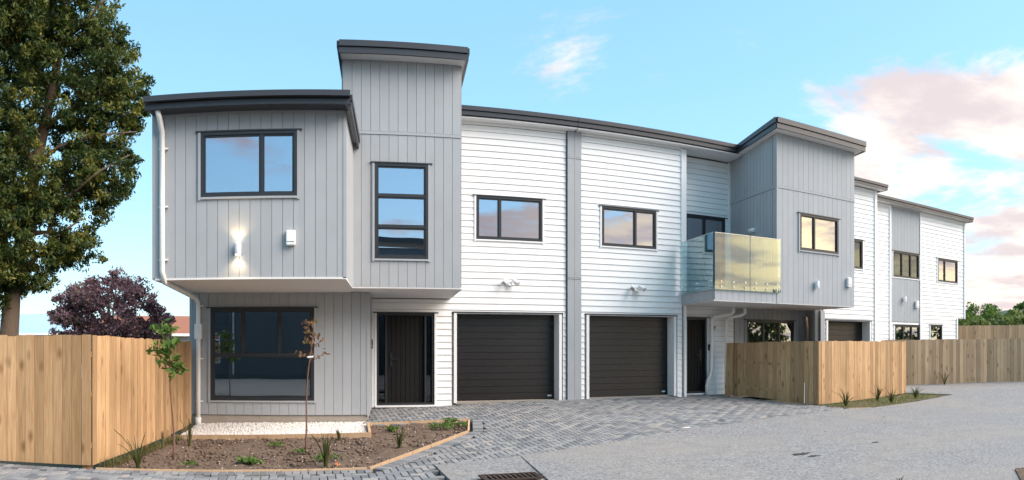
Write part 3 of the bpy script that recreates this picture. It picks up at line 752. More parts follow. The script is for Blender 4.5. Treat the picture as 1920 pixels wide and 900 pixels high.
slab(B, 'soffit', 'soffit', [(UX0-.25, 13.2), (UX1+.12, 13.2), (UX1+.44, 15.7, -.2), (UX0+.1, 15.7, -.2)], 6.925, 6.95)
slab(B, 'roof', 'dark_metal', [(UX0-.24, 13.21), (UX1+.11, 13.21), (UX1+.43, 16.2, -.2), (UX0+.16, 16.2, -.2)], 6.98, 7.15)
eave(B, (UX0-.26, 13.19), (UX1+.13, 13.19), 6.90, 7.165, .03)
eave(B, (UX0+.02, 15.25), (UX0-.26, 13.19), 6.77, 6.975, .03, zb=(6.90, 7.165)); eave(B, (UX1+.13, 13.19), (UX1+.5, 16.2), 6.90, 7.165, .02, zb=(6.75, 6.97))
soffit_slab(B, [(6.28, 15.2), (UX0+.12, 15.2), (UX0+.28, YW2), (6.38, YW2)], 6.72)
MB().box(6.44, 9.27, -.05, -.004, 6.665, 6.718).build('frieze_board', 'white_trim', B, mwW)
slab(B, 'roof', 'dark_metal', [(6.255, 15.21), (13.6, 15.21), (14.6, 22.9, .3), (7.2, 22.9, .3)], 6.86, 6.95)
eave(B, (6.26, 15.18), (10.96, 15.18), 6.77, 6.975, .03)
slab(B, 'rear_block', 'far_wall', [(6.72, 19.0), (14.4, 19.0), (14.8, 22.6), (7.12, 22.6)], -.1, 6.85)
# balcony
bal = slab(B, 'balcony', 'soffit', [(9.0, YT2+.02), (UX0+.02, YT2+.02), (UX0+.33, YW2-.05), (9.45, YW2-.05), (9.28, YW-.06)], 2.66, 3.0)
clad_cols(wall(B, 'balcony_front', mwT2, 9.0, UX0-.032, 2.67, 3.0, [], 'grey_wall', .015), 9.0, UX0-.032, 2.645, 3.0)
mwl, Ll = frame((9.28, YW-.06), (9.0, YT2)); clad_cols(wall(B, 'balcony_side', mwl, 0, Ll, 2.67, 3.0, [], 'grey_wall', .015), 0, Ll, 2.645, 3.0)
soffit_slab(B, [(8.98, YT2-.02), (UX1+.02, YT2-.02), (UX1+.33, YW2-.01), (9.47, YW2-.01), (9.30, YW-.04)], 2.63)
for a, b, gx in ((8.97, 9.985, (9.14, 9.50, 9.84)), (10.0, 10.945, (10.16, 10.50, 10.82))):
    p = MB().box(a, b, -.075, -.063, 2.90, 4.22).build('glass_panel', 'rail_glass', bal, mwT2)
    MB().box(a, b, -.077, -.061, 4.221, 4.232).build('glass_edge', 'steel', bal, mwT2)
    for x in gx:
        for z in (2.97, 3.09): MB().tube([(x, -.022, z), (x, -.088, z)], .024, 12).build('standoff', 'steel', bal, mwT2)
p = MB().box(.12, Ll+.06, -.075, -.063, 2.90, 4.22).build('glass_panel', 'side_rail_glass', bal, mwl)
MB().box(.12, Ll+.06, -.077, -.061, 4.221, 4.232).build('glass_edge', 'steel', bal, mwl)
for x in (.35, 1.1, 1.85):
    for z in (2.97, 3.09): MB().tube([(x, -.022, z), (x, -.088, z)], .024, 12).build('standoff', 'steel', bal, mwl)
# waste pipes below the balcony
downpipe(B, [(11.0, 15.55, 2.66), (11.0, 15.55, 2.50), (10.93, 15.6, 2.43), (10.55, 15.83, 2.38), (10.50, 15.86, 2.28), (10.50, 15.87, .95), (10.46, 15.87, .82), (10.36, 15.87, .62), (10.34, 15.87, .50), (10.34, 15.87, .2)], .05)
downpipe(B, [(11.35, 15.5, 2.66), (11.35, 15.5, 2.48), (11.28, 15.55, 2.42), (11.0, 15.78, 2.36), (10.96, 15.82, 2.26), (10.96, 15.85, .4)], .05)
downpipe(B, [(13.62, 15.55, 2.42), (13.66, 15.58, 2.3), (13.78, 15.66, 2.02), (13.82, 15.7, 1.7), (13.82, 15.7, .2)], .06, 'pipe_brown')
MB().tube([(10.62, 15.87, .2), (10.60, 15.9, 1.30)], .016, 8).build('standpipe', 'pipe_white', B, smooth=True)

# ================================================================== FAR TOWNHOUSE
C = thing('townhouse', (18, 16, .2), 'farthest white townhouse with grey panel between its stacked windows', 'house', 'terraced townhouses')
YW3, YW4 = 15.4, 16.2
mwW3 = FX(YW3); opsC = [(14.32, 16.28, .15, 2.35), (15.40, 15.88, 4.0, 4.92)]
w = wall(C, 'weatherboard_wall', mwW3, 14.06, 16.52, .1, 6.62, opsC, 'under_wall', .36)
clad_rows(w, 14.20, 16.44, .2, 6.6, grow(opsC))
garage_door(C, mwW3, 14.36, 16.20, .26, 2.345)
window(C, mwW3, 15.40, 15.88, 4.0, 4.92, [(0, 1, 0, 1)], room=2.0, glass='dark_glass')
MB().box(16.43, 16.54, -.06, .02, .15, 6.6).build('corner_trim', 'white_trim', C, mwW3)
MB().box(14.05, 14.22, -.06, .0, .15, 2.62).build('corner_trim', 'grey_cladding', C, mwW3)
mwr, Lr = frame((16.53, YW3), (16.63, YW4)); wall(C, 'return_wall', mwr, .02, Lr, .1, 6.62, [], 'white_trim', .1)
slab(C, 'roof', 'dark_metal', [(13.75, 15.11), (16.72, 15.11), (17.6, 22.5, .2), (14.6, 22.5, .2)], 6.68, 6.76)
slab(C, 'soffit', 'soffit', [(13.75, 15.11), (16.72, 15.11), (16.78, 15.398), (13.75, 15.398)], 6.625, 6.65)
eave(C, (13.74, 15.08), (16.74, 15.08), 6.615, 6.785, .03); eave(C, (16.74, 15.08), (16.9, 16.3), 6.615, 6.785, .02)
mwW4 = FX(YW4); opsD = [(18.24, 19.69, 3.99, 4.905), (18.33, 19.72, .55, 2.30), (20.35, 21.07, .8, 2.335), (20.806, 22.07, 4.0, 4.886)]
w = wall(C, 'far_wall', mwW4, 16.6, 22.56, .1, 6.5, opsD + [(22.06, 23, 0, 2.66)], 'under_wall', .3)
gp = (18.12, 19.73, 2.40, 6.46)
clad_rows(w, 16.62, 22.52, .2, 6.5, grow(opsD) + [gp, (22.03, 23, 0, 2.66)])
o = wall(C, 'grey_panel', FX(YW4-.016), 18.13, 19.72, 2.41, 6.45, [(18.2, 19.72, 3.95, 4.93)], 'grey_wall', .012)
clad_cols(o, 18.16, 19.70, 2.41, 6.45, [(18.20, 19.72, 3.95, 4.93)])
for a, b, z0, z1 in ((18.05, 18.13, .2, 6.48), (19.72, 19.79, .2, 6.48), (22.50, 22.57, 2.62, 6.48), (22.0, 22.07, .2, 2.62)): MB().box(a, b, -.065, -.002, z0, z1).build('corner_trim', 'white_trim', C, mwW4)
window(C, mwW4, 18.24, 19.69, 3.99, 4.905, [(0, .34, 0, 1), (.34, .67, 0, 1), (.67, 1, 0, 1)], room=2.2, glass='dark_glass')
window(C, mwW4, 18.33, 19.72, .55, 2.30, [(0, .34, 0, 1), (.34, .67, 0, 1), (.67, 1, 0, 1)], room=2.2, glass='low_glass')
window(C, mwW4, 20.35, 21.07, .8, 2.335, [(0, 1, 0, 1)], room=2.2, glass='low_glass')
window(C, mwW4, 20.806, 22.07, 4.0, 4.886, [(0, .36, 0, 1), (.36, 1, 0, 1)], room=2.2)
mwr, Lr = frame((22.56, YW4), (23.4, 22.5)); wall(C, 'end_wall', mwr, .02, Lr, 2.66, 6.5, [], 'white_board', .15)
mwr, Lr = frame((22.06, YW4), (22.9, 22.5)); wall(C, 'end_wall', mwr, .02, Lr, .1, 2.66, [], 'white_board', .15)
soffit_slab(C, [(21.9, YW4-.02), (22.58, YW4-.02), (23.4, 22.5), (22.7, 22.5)], 2.63)
slab(C, 'roof', 'dark_metal', [(16.75, 15.91), (22.70, 15.91), (23.6, 22.8, .2), (17.6, 22.8, .2)], 6.56, 6.65)
slab(C, 'soffit', 'soffit', [(16.75, 15.91), (22.70, 15.91), (22.72, YW4-.002), (16.75, YW4-.002)], 6.505, 6.53)
eave(C, (16.78, 15.88), (22.72, 15.88), 6.49, 6.67, .03); eave(C, (22.72, 15.88), (23.6, 22.8), 6.49, 6.67, .02)
slab(C, 'rear_block', 'far_wall', [(14.42, 19.0), (22.7, 19.0), (23.1, 22.6), (14.82, 22.6)], -.1, 6.5)
downpipe(C, [(16.72, 16.0, 6.5), (16.72, 16.06, 6.35), (16.72, 16.1, .2)], .045)

# ================================================================== FIXTURES ON THE WALLS
def updown_light(loc, label, lit=False, rot=0):
    x, y, z = loc; mw = Matrix.Translation(loc) @ Matrix.Rotation(rot, 4, 'Z')
    t = link('wall_light', None, None, None, mw); tag(t, label, 'wall light', 'wall lights')
    MB().tube([(0, -.075, -.092), (0, -.075, .092)], .052, 20).build('lamp_body', 'plastic_white', t, mw, True, .004)
    MB().box(-.03, .03, -.03, 0, -.05, .05).build('bracket', 'plastic_white', t, mw)
    for s in (1, -1):
        MB().tube([(0, -.075, s*.092), (0, -.075, s*.094)], .042, 16).build('lens', 'lamp_glow' if lit else 'plastic_white', t, mw)
        if lit:
            ld = bpy.data.lights.new('lamp_beam', 'SPOT'); ld.energy = 5; ld.color = (1, .70, .36); ld.spot_size = math.radians(125); ld.spot_blend = .9; ld.shadow_soft_size = .03
            lo = bpy.data.objects.new('lamp_beam', ld); COL.objects.link(lo); lo.parent = t; lo.location = (0, -.075, s*.10); lo.rotation_euler = (0 if s < 0 else math.pi, 0, 0)
def vent(loc, label, w=.15, h=.24):
    t = thing('extractor_vent', loc, label, 'vent', 'white vents on the walls'); mw = WM[t]
    MB().box(-w/2, w/2, -.09, 0, -h/2, h/2).build('cover', 'plastic_white', t, mw, bevel=.02)
    MB().box(-w*.38, w*.38, -.094, -.088, -h*.27, -h*.24).build('slot', 'plastic_black', t, mw)
def flood(loc, label):
    t = thing('floodlight', loc, label, 'floodlight', 'twin floodlights over the garages'); mw = WM[t]
    MB().tube([(0, 0, 0), (0, -.04, 0)], .06, 16).build('base', 'plastic_white', t, mw)
    MB().tube([(0, -.04, -.03), (0, -.10, -.07)], .035, 12).build('sensor', 'plastic_white', t, mw, True)
    for s in (-1, 1):
        h = MB().tube([(s*.03, -.04, .02), (s*.10, -.07, .05)], .014, 8).build('arm', 'plastic_white', t, mw)
        MB().tube([(s*.09, -.06, .07), (s*.115, -.10, .045), (s*.17, -.19, -.02)], [.045, .055, .062], 14).build('lamp_head', 'plastic_white', t, mw, True)
        MB().tube([(s*.1705, -.191, -.021), (s*.172, -.193, -.023)], .052, 14).build('lens', 'steel', t, mw)
updown_light((-1.08, YB-.022, 3.12), 'lit white up-and-down wall light below the big upper window', True)
vent((-.25, YB-.022, 3.285), 'white rounded vent cover on the grey box beside the lit wall light')
flood((4.64, YW-.03, 3.03), 'white twin floodlight over the garage door nearest the grey tower')
flood((7.93, YW-.03, 3.0), 'white twin floodlight over the garage door beside the balcony')
updown_light((12.156, YT2-.022, 3.17), 'unlit white wall light below the window of the projecting block')
vent((13.35, YT2-.022, 3.3), 'white vent cover at the outer edge of the projecting block', .14, .26)
updown_light((18.79, YW4-.05, 3.22), 'unlit white wall light on the farthest grey panel')
vent((19.5, YW4-.05, 3.06), 'white vent cover on the farthest grey panel', .15, .26)
def oval_light():
    mw = frame((UX0+SK*(YW2-YT2), YW2), (UX0, YT2))[0] @ Matrix.Translation((1.35, -.022, 4.62))
    t = link('bulkhead_light', None, None, None, mw); tag(t, 'white oval bulkhead light on the shaded wall above the balcony', 'wall light')
    b = MB().tube([(-.13, -.05, 0), (-.11, -.05, 0), (.11, -.05, 0), (.13, -.05, 0)], [.03, .055, .055, .03], 14).build('diffuser', 'plastic_white', t, mw, True)
    MB().box(-.12, .12, -.03, 0, -.045, .045).build('base', 'plastic_white', t, mw)
oval_light()
def small_box(name, loc, w, h, d, label, cat, mat='plastic_black'):
    t = thing(name, loc, label, cat); mw = WM[t]
    MB().box(-w/2, w/2, -d, 0, -h/2, h/2).build('housing', mat, t, mw, bevel=.008)
    MB().tube([(0, -d, -h*.2), (0, -d-.012, -h*.2)], w*.28, 12).build('button', 'steel', t, mw)
small_box('doorbell', (1.40, YG+1.3, 1.62), .07, .20, .05, 'black doorbell beside the plank front door under the tower', 'doorbell')
small_box('keypad', (10.47, YW2-.034, 1.53), .10, .17, .05, 'black keypad beside the front door under the balcony', 'keypad')
small_box('garden_tap', (10.62, YW2-.034, 2.06), .07, .10, .06, 'small dark tap box between the white waste pipes', 'tap', 'pipe_brown')

# ================================================================== FENCES
def fence(name, pts, label, tops, group='pine paling fences', mat='pine', bw=.138, gate=None, bottoms=None, posts=True, seed=1):
    rr = random.Random(seed)
    root = thing(name, (pts[0][0], pts[0][1], g1(*pts[0])), label, 'fence', group)
    meshes = [shared_box('paling', 0, bw-d, -.019, 0, 0, 1) for d in (.003, .005, .008)]
    for (p, q), (ta, tb) in zip(zip(pts, pts[1:]), zip(tops, tops[1:])):
        mw, L = frame(p, q); n = max(1, round(L/bw)); st = L/n
        for i in range(n):
            u = i*st; c = (p[0]+(q[0]-p[0])*(u+st/2)/L, p[1]+(q[1]-p[1])*(u+st/2)/L)
            zb = g1(*c)+.02; zt = ta+(tb-ta)*(u+st/2)/L + rr.uniform(-.010, .010)
            ingate = gate and p == pts[0] and gate[0] < u+st/2 < gate[1]
            if ingate: zb += .03
            me = MB().box(0, st-rr.choice((.003, .004, .007)), -.019, 0, 0, zt-zb).mesh('paling')
            link('paling', me, mat, root, mw @ Matrix.Translation((u, rr.uniform(-.004, .004)+(.03 if ingate else 0), zb)))
        for h in (.25, .95, 1.5):
            mb = MB().hexa([(0, .004, g1(*p)+h), (L, .004, g1(*q)+h), (L, .05, g1(*q)+h), (0, .05, g1(*p)+h)], [(0, .004, g1(*p)+h+.075), (L, .004, g1(*q)+h+.075), (L, .05, g1(*q)+h+.075), (0, .05, g1(*p)+h+.075)])
            if g1(*p)+h+.1 < min(ta, tb): mb.build('rail', mat, root, mw)
        if posts:
            k = max(1, round(L/2.2))
            for i in range(k+1):
                u = min(max(i*L/k, .1), L-.1); c = (p[0]+(q[0]-p[0])*u/L, p[1]+(q[1]-p[1])*u/L)
                MB().box(u-.05, u+.05, .052, .152, g1(*c)-.3, min(ta, tb)-.12).build('post', mat, root, mw)
    return root
f1 = fence('paling_fence', [(-8.5, 8.72), (-2.90, 9.05), (-2.30, 13.6)], 'tall pine paling fence wrapping the corner beside the garden bed', [1.735, 1.74, 1.665], seed=3)
MB().box(-2.46, -2.36, 11.78, 11.88, -.06, .12).build('post_stub', 'pine', f1)
F2 = [(10.93, 15.85), (12.0, 13.2), (16.5, 14.1)]
fence('paling_fence', F2, 'pine paling fence with a gate enclosing the yard under the projecting block', [1.645, 1.70, 1.70], gate=(.6, 1.75), seed=5)
fence('paling_fence', [(17.6, 16.15), (21.2, 14.2), (22.9, 12.9), (27.5, 9.2)], 'farthest lane-side pine fence beside the last townhouse', [1.755, 1.80, 1.86, 2.0], mat='pine_far', seed=8)
fence('paling_fence', [(23.0, 19.6), (27.6, 16.4), (34, 11.5)], 'pale higher boundary fence behind the lane-side fences', [2.40, 2.50, 2.75], mat='pine_far', seed=9, bw=.15)

# ================================================================== GARDEN BED, GRAVEL, PLANTING STRIP
bed = sheet('garden_bed', BED, 'soil', -.035, .08, rough=.028, kind='structure')
def edging(parent, a, b, h=.10, th=.04, up=.015):
    mw, L = frame(a, b); za, zb = g1(*a)+up, g1(*b)+up
    MB().hexa([(0, -th/2, za-h), (L, -th/2, zb-h), (L, th/2, zb-h), (0, th/2, za-h)], [(0, -th/2, za), (L, -th/2, zb), (L, th/2, zb), (0, th/2, za)]).build('edging_board', 'pine_far', parent, mw)
for a, b, up in (((-2.80, 8.93), (.80, 9.17), .010), ((.83, 9.18), (2.88, 12.18), .010), ((2.90, 12.20), (3.18, 13.33), .010), ((3.15, 13.35), (1.18, 13.22), .03)): edging(bed, a, b, .11, .032, up)
gravel = sheet('gravel_strip', GRAVEL, 'gravel_base', -.035, .3, kind='structure')
edging(gravel, (-2.32, 12.05), (1.09, 12.02), .16, .045, .05); edging(gravel, (1.10, 12.0), (1.17, 13.2), .16, .045, .05)
def scatter_pts(poly, n, seed):
    r = np.random.default_rng(seed); P = np.array(poly); lo, hi = P.min(0), P.max(0); out = np.zeros((0, 2))
    while len(out) < n:
        q = r.uniform(lo, hi, (n*2, 2)); out = np.concatenate([out, q[inside(q[:, 0], q[:, 1], poly)]])
    return out[:n], r
OCT = np.array([(1, 0, 0), (0, 1, 0), (-1, 0, 0), (0, -1, 0), (0, 0, 1), (0, 0, -1)], float); OF = [(0, 1, 4), (1, 2, 4), (2, 3, 4), (3, 0, 4), (1, 0, 5), (2, 1, 5), (3, 2, 5), (0, 3, 5)]
def stones(name, poly, n, size, mat, parent, dz, seed, flat=.6):
    pts, r = scatter_pts(poly, n, seed); mb = MB()
    for x, y in pts:
        s = r.uniform(*size); R = Euler(r.uniform(0, 6.28, 3)).to_matrix(); z = g1(x, y)+dz; k = len(mb.v)
        for v in OCT:
            p = R @ Vector(v*s*r.uniform(.7, 1.2)); mb.v.append((x+p.x, y+p.y, z+p.z*flat))
        mb.f += [tuple(k+q for q in f) for f in OF]
    o = mb.build(name, mat, parent, smooth=True); o['kind'] = 'stuff'; return o
stones('pebbles', GRAVEL, 5200, (.012, .026), 'pebble', gravel, -.028, 4)
stones('clods', BED, 2600, (.008, .045), 'soil', bed, -.03, 5)
stones('chips', BED, 160, (.006, .014), 'pebble', bed, -.015, 15)
bed2 = sheet('planting_strip', BED2, 'soil', -.005, .15, rough=.015, kind='structure')
edging(bed2, (12.1, 12.2), (12.75, 12.02), .1, .04, .02)
def blades(name, pts_fn, n, parent, mat, hrange, w, seed, lean=.35):
    r = np.random.default_rng(seed); Q = []
    for i in range(n):
        x, y = pts_fn(r); z = g1(x, y)-.02; a = r.uniform(0, 6.28); h = r.uniform(*hrange); d = np.array([math.cos(a), math.sin(a), 0])*h*r.uniform(.1, lean*2); s = np.array([-math.sin(a), math.cos(a), 0])*w
        b = np.array([x, y, z]); m = b+d*.4+np.array([0, 0, h*.6]); t = b+d+np.array([0, 0, h])
        Q.append([b-s, b+s, m+s*.7, m-s*.7]); Q.append([m-s*.7, m+s*.7, t+s*.1, t-s*.1])
    o = quads(name, Q, mat, parent); return o
_p2, _ = scatter_pts(BED2, 2600, 31); _it = iter(_p2)
tag(blades('grass', lambda r: tuple(next(_it)), 2600, None, 'leaf_hedge', (.03, .10), .006, 3), 'short green grass and weeds over the planting strip by the fence', 'grass', None, 'stuff')
def fence_grass(r):
    t = r.uniform(0, 1); return (-2.82+t*.5+r.uniform(0, .2)**1, 9.1+t*3.0)
tag(blades('grass', fence_grass, 700, None, 'leaf_flax', (.04, .14), .005, 13), 'thin grass growing along the foot of the corner fence', 'grass', None, 'stuff')

# ================================================================== PLANTS
def flax(x, y, h, n, label, mat='leaf_flax', w=.014, seed=0, spread=.4, group='strappy plants in the beds'):
    r = np.random.default_rng(seed+100); z = g1(x, y)-.03
    t = thing('flax_plant', (x, y, z), label, 'plant', group)
    for i in range(n):
        a = r.uniform(0, 6.28); hh = h*r.uniform(.55, 1.0); ln = hh*spread*r.uniform(.15, 1.2); d = Vector((math.cos(a), math.sin(a), 0)); s = Vector((-d.y, d.x, 0))
        mb = MB(); k = 5
        for j in range(k+1):
            q = j/k; c = d*(.02+ln*q**1.8) + Vector((0, 0, hh*(q-.12*q**3*(ln/hh)*2))); ww = w*(1-q**2.2)+.0008
            mb.v += [tuple(c-s*ww), tuple(c+Vector((0, 0, -.004))+d*.004), tuple(c+s*ww)]
        for j in range(k): b = 3*j; mb.f += [[b, b+1, b+4, b+3], [b+1, b+2, b+5, b+4]]
        mb.build('leaf', mat, t, WM[t])
    return t
def gpt(px, py, dz=0.0):   # survey helper: bearing and dip angle from the viewpoint to the ground
    t = (px-575)/1300; R = 9.0
    for _ in range(30): R = .5*R + .5*(EYE-g1(R*math.sin(t), R*math.cos(t)))*1300/(py-645)
    return R*math.sin(t), R*math.cos(t)
flax(-2.27, 9.15, .62, 16, 'tall thin strappy plant by the corner fence at the bed front', seed=1, spread=.55, w=.010)
flax(.26, 9.42, .58, 15, 'upright bronze-green flax in the middle of the bed front', seed=2, spread=.35, w=.016)
flax(1.46, 10.85, .40, 16, 'flax near the angled timber edging', seed=3, spread=.55, w=.015)
flax(-1.93, 11.3, .55, 12, 'wispy tuft near the sapling with green leaves', seed=4, spread=.3, w=.008)
flax(.55, 11.75, .22, 14, 'small yellow-green tuft against the gravel edging', seed=5, spread=.25, w=.010)
flax(12.55, 12.75, .52, 20, 'spiky flax next to the fence corner under the block', seed=6, spread=.7, w=.018)
flax(14.25, 13.2, .55, 18, 'spiky flax second from the fence corner in the planting strip', seed=7, spread=.6, w=.018)
flax(14.15, 12.6, .50, 20, 'spiky flax standing forward of the others by the lane', seed=8, spread=.6, w=.018)
flax(15.6, 12.95, .42, 20, 'spiky flax nearest the tip of the planting strip', seed=9, spread=.7, w=.018)
flax(19.5, 14.85, .62, 14, 'thin flax against the farthest lane-side fence', seed=10, spread=.4, w=.016)
flax(24.3, 11.4, .6, 22, 'bushy flax at the foot of the fence by the picture edge', seed=11, spread=.8, w=.02)
flax(7.3, 4.15, .30, 12, 'reddish strappy plant in the corner bed beside the lane', 'leaf_bronze', seed=12, spread=.9, w=.010)
flax(6.15, 5.35, .16, 6, 'tiny grass tuft poking up at the near lane edge', seed=13, spread=.4, w=.006)
kb = sheet('corner_bed', [(7.0, 4.2), (7.6, 4.65), (9.0, 4.0), (8.6, 2.0), (7.0, 3.0)], 'soil', .03, .2, rough=.01, kind='structure', skirt=.03)
def leaf_cloud(centers, radii, per, size, seed, flat=.8, up=.0, wid=.26):
    """loose pointed leaf quads round the given centres"""
    r = np.random.default_rng(seed); C = np.repeat(np.asarray(centers, float), per, 0); Rr = np.repeat(np.asarray(radii, float), per)
    n = len(C); d = r.normal(size=(n, 3)); d /= np.linalg.norm(d, axis=1)[:, None]; d *= (r.uniform(0, 1, n)**.5*Rr)[:, None]; d[:, 2] *= flat
    P = C+d; a = r.normal(size=(n, 3)); a[:, 2] += up; a /= np.linalg.norm(a, axis=1)[:, None]
    b = np.cross(a, r.normal(size=(n, 3))); b /= np.linalg.norm(b, axis=1)[:, None]
    s = r.uniform(size[0], size[1], n)[:, None]
    return np.stack([P-a*s*.5, P+b*s*wid, P+a*s*.6, P-b*s*wid], 1)
def weed(x, y, rad, n, size, label, mat='leaf_green', seed=0):
    t = thing('weed', (x, y, g1(x, y)), label, 'weed', 'weeds in the garden bed'); r = np.random.default_rng(seed+50)
    c = np.stack([x+r.normal(0, rad*.5, 10), y+r.normal(0, rad*.5, 10), np.full(10, g1(x, y)+rad*.22)], 1)
    quads('leaves', leaf_cloud(c, [rad*.5]*10, n, size, seed, .45), mat, t)
    MB().tube([(x, y, g1(x, y)-.03), (x+.01, y, g1(x, y)+rad*.4)], .006, 5).build('stem', 'twig', t)
for i, (px, py, rad, n, s, lb) in enumerate([(468, 866, .13, 16, .06, 'round-leaved dark green weed at the bed front left of the bronze flax'), (610, 862, .16, 14, .035, 'low bright green weed patch at the foot of the bronze flax'), (737, 806, .12, 10, .06, 'leafy green weed behind the flax near the angled edging'),
                                             (825, 803, .22, 22, .04, 'spreading bright green weed near the bed corner'), (842, 790, .13, 12, .04, 'small weed at the back corner of the bed'), (862, 797, .10, 14, .04, 'dark weed tucked into the bed corner edging'), (515, 834, .10, 10, .035, 'small weed in bare soil at mid bed'), (560, 848, .10, 8, .035, 'pale weed beside the bronze-leaved sapling'), (362, 872, .12, 8, .03, 'thin weed at the bed front near the green sapling')]):
    x, y = gpt(px, py); weed(x, y, rad*1.15, int(n*1.6), (s*.7, s*1.4), lb, seed=i)
def sapling(x, y, h, label, mat, lean, nb, seed, size, per, rad, tie=False, low=.62):
    r = np.random.default_rng(seed); z = g1(x, y)-.04; t = thing('sapling', (x, y, z), label, 'sapling', 'young trees in the bed')
    def at(q): return Vector((x+lean*q**2+.012*math.sin(q*9), y+.02*math.sin(q*7), z+h*q))
    MB().tube([at(q/10) for q in range(11)], [.017-.011*q/10 for q in range(11)], 7).build('trunk', 'twig', t, smooth=True)
    cs = []
    for i in range(nb):
        q = r.uniform(low, .97); a = r.uniform(0, 6.28); L = r.uniform(.10, .34)*(1.25-q*.6); b = at(q); e = b+Vector((math.cos(a)*L, math.sin(a)*L, L*r.uniform(.2, .8)))
        MB().tube([b, b.lerp(e, .5)+Vector((0, 0, .01)), e], [.006, .005, .003], 5).build('branch', 'twig', t, smooth=True)
        cs += [e, b.lerp(e, .6)]
    cs.append(at(1))
    V = leaf_cloud([tuple(c) for c in cs], [rad]*len(cs), per, size, seed+1, 1.0, -.4)
    quads('foliage', V, mat, t)
    if tie: MB().tube([at(low+.05)+Vector((-.04, -.02, 0)), at(low+.05)+Vector((.05, -.025, .01))], .014, 8).build('tie', 'plastic_white', t)
sapling(-1.94, 9.95, 1.98, 'young sapling with fresh green leaves beside the corner fence', 'leaf_green', -.10, 17, 2, (.09, .15), 6, .10, low=.60)
sapling(-.02, 10.57, 2.02, 'thin sapling with sparse bronze leaves before the ground-floor window', 'leaf_bronze', .13, 10, 6, (.05, .10), 4, .08, True, low=.68)
# orange flower head by the edging
t = thing('fallen_flower', (*gpt(632, 873), g1(.5, 9.2)), 'small orange flower lying by the front timber edging', 'flower'); quads('petals', leaf_cloud([WM[t].translation + Vector((0, .05, .015))], [.03], 14, (.03, .05), 9, .5), 'ochre', t)
t = thing('tree_stake', (12.25, 13.05, .0), 'thin pale stake leaning on the fence corner under the block', 'stake'); MB().tube([(-.55, .35, .1), (-.50, .40, .62)], .008, 6).build('cane', 'pipe_white', t, WM[t])
# drain grate and channel
t = thing('drain_grate', (2.42, 8.08, .01), 'rusty slotted drain grate set in the near concrete', 'drain grate'); mwg = WM[t] @ Matrix.Translation((0, 0, .012))
mb = MB(); bars(mb, -.36, .36, 0, .36, .03, 0, .02)
mb.v = [(x, z-.36+.08, -y+.012) for x, y, z in mb.v]; mb.build('frame', 'rust_iron', t, mwg)
for i in range(11): MB().box(-.325+i*.063, -.295+i*.063, -.25, .05, -.012, .008).build('bar', 'rust_iron', t, mwg)
MB().box(-.33, .33, -.25, .05, -.02, -.014).build('sump', 'asphalt_dark', t, mwg)

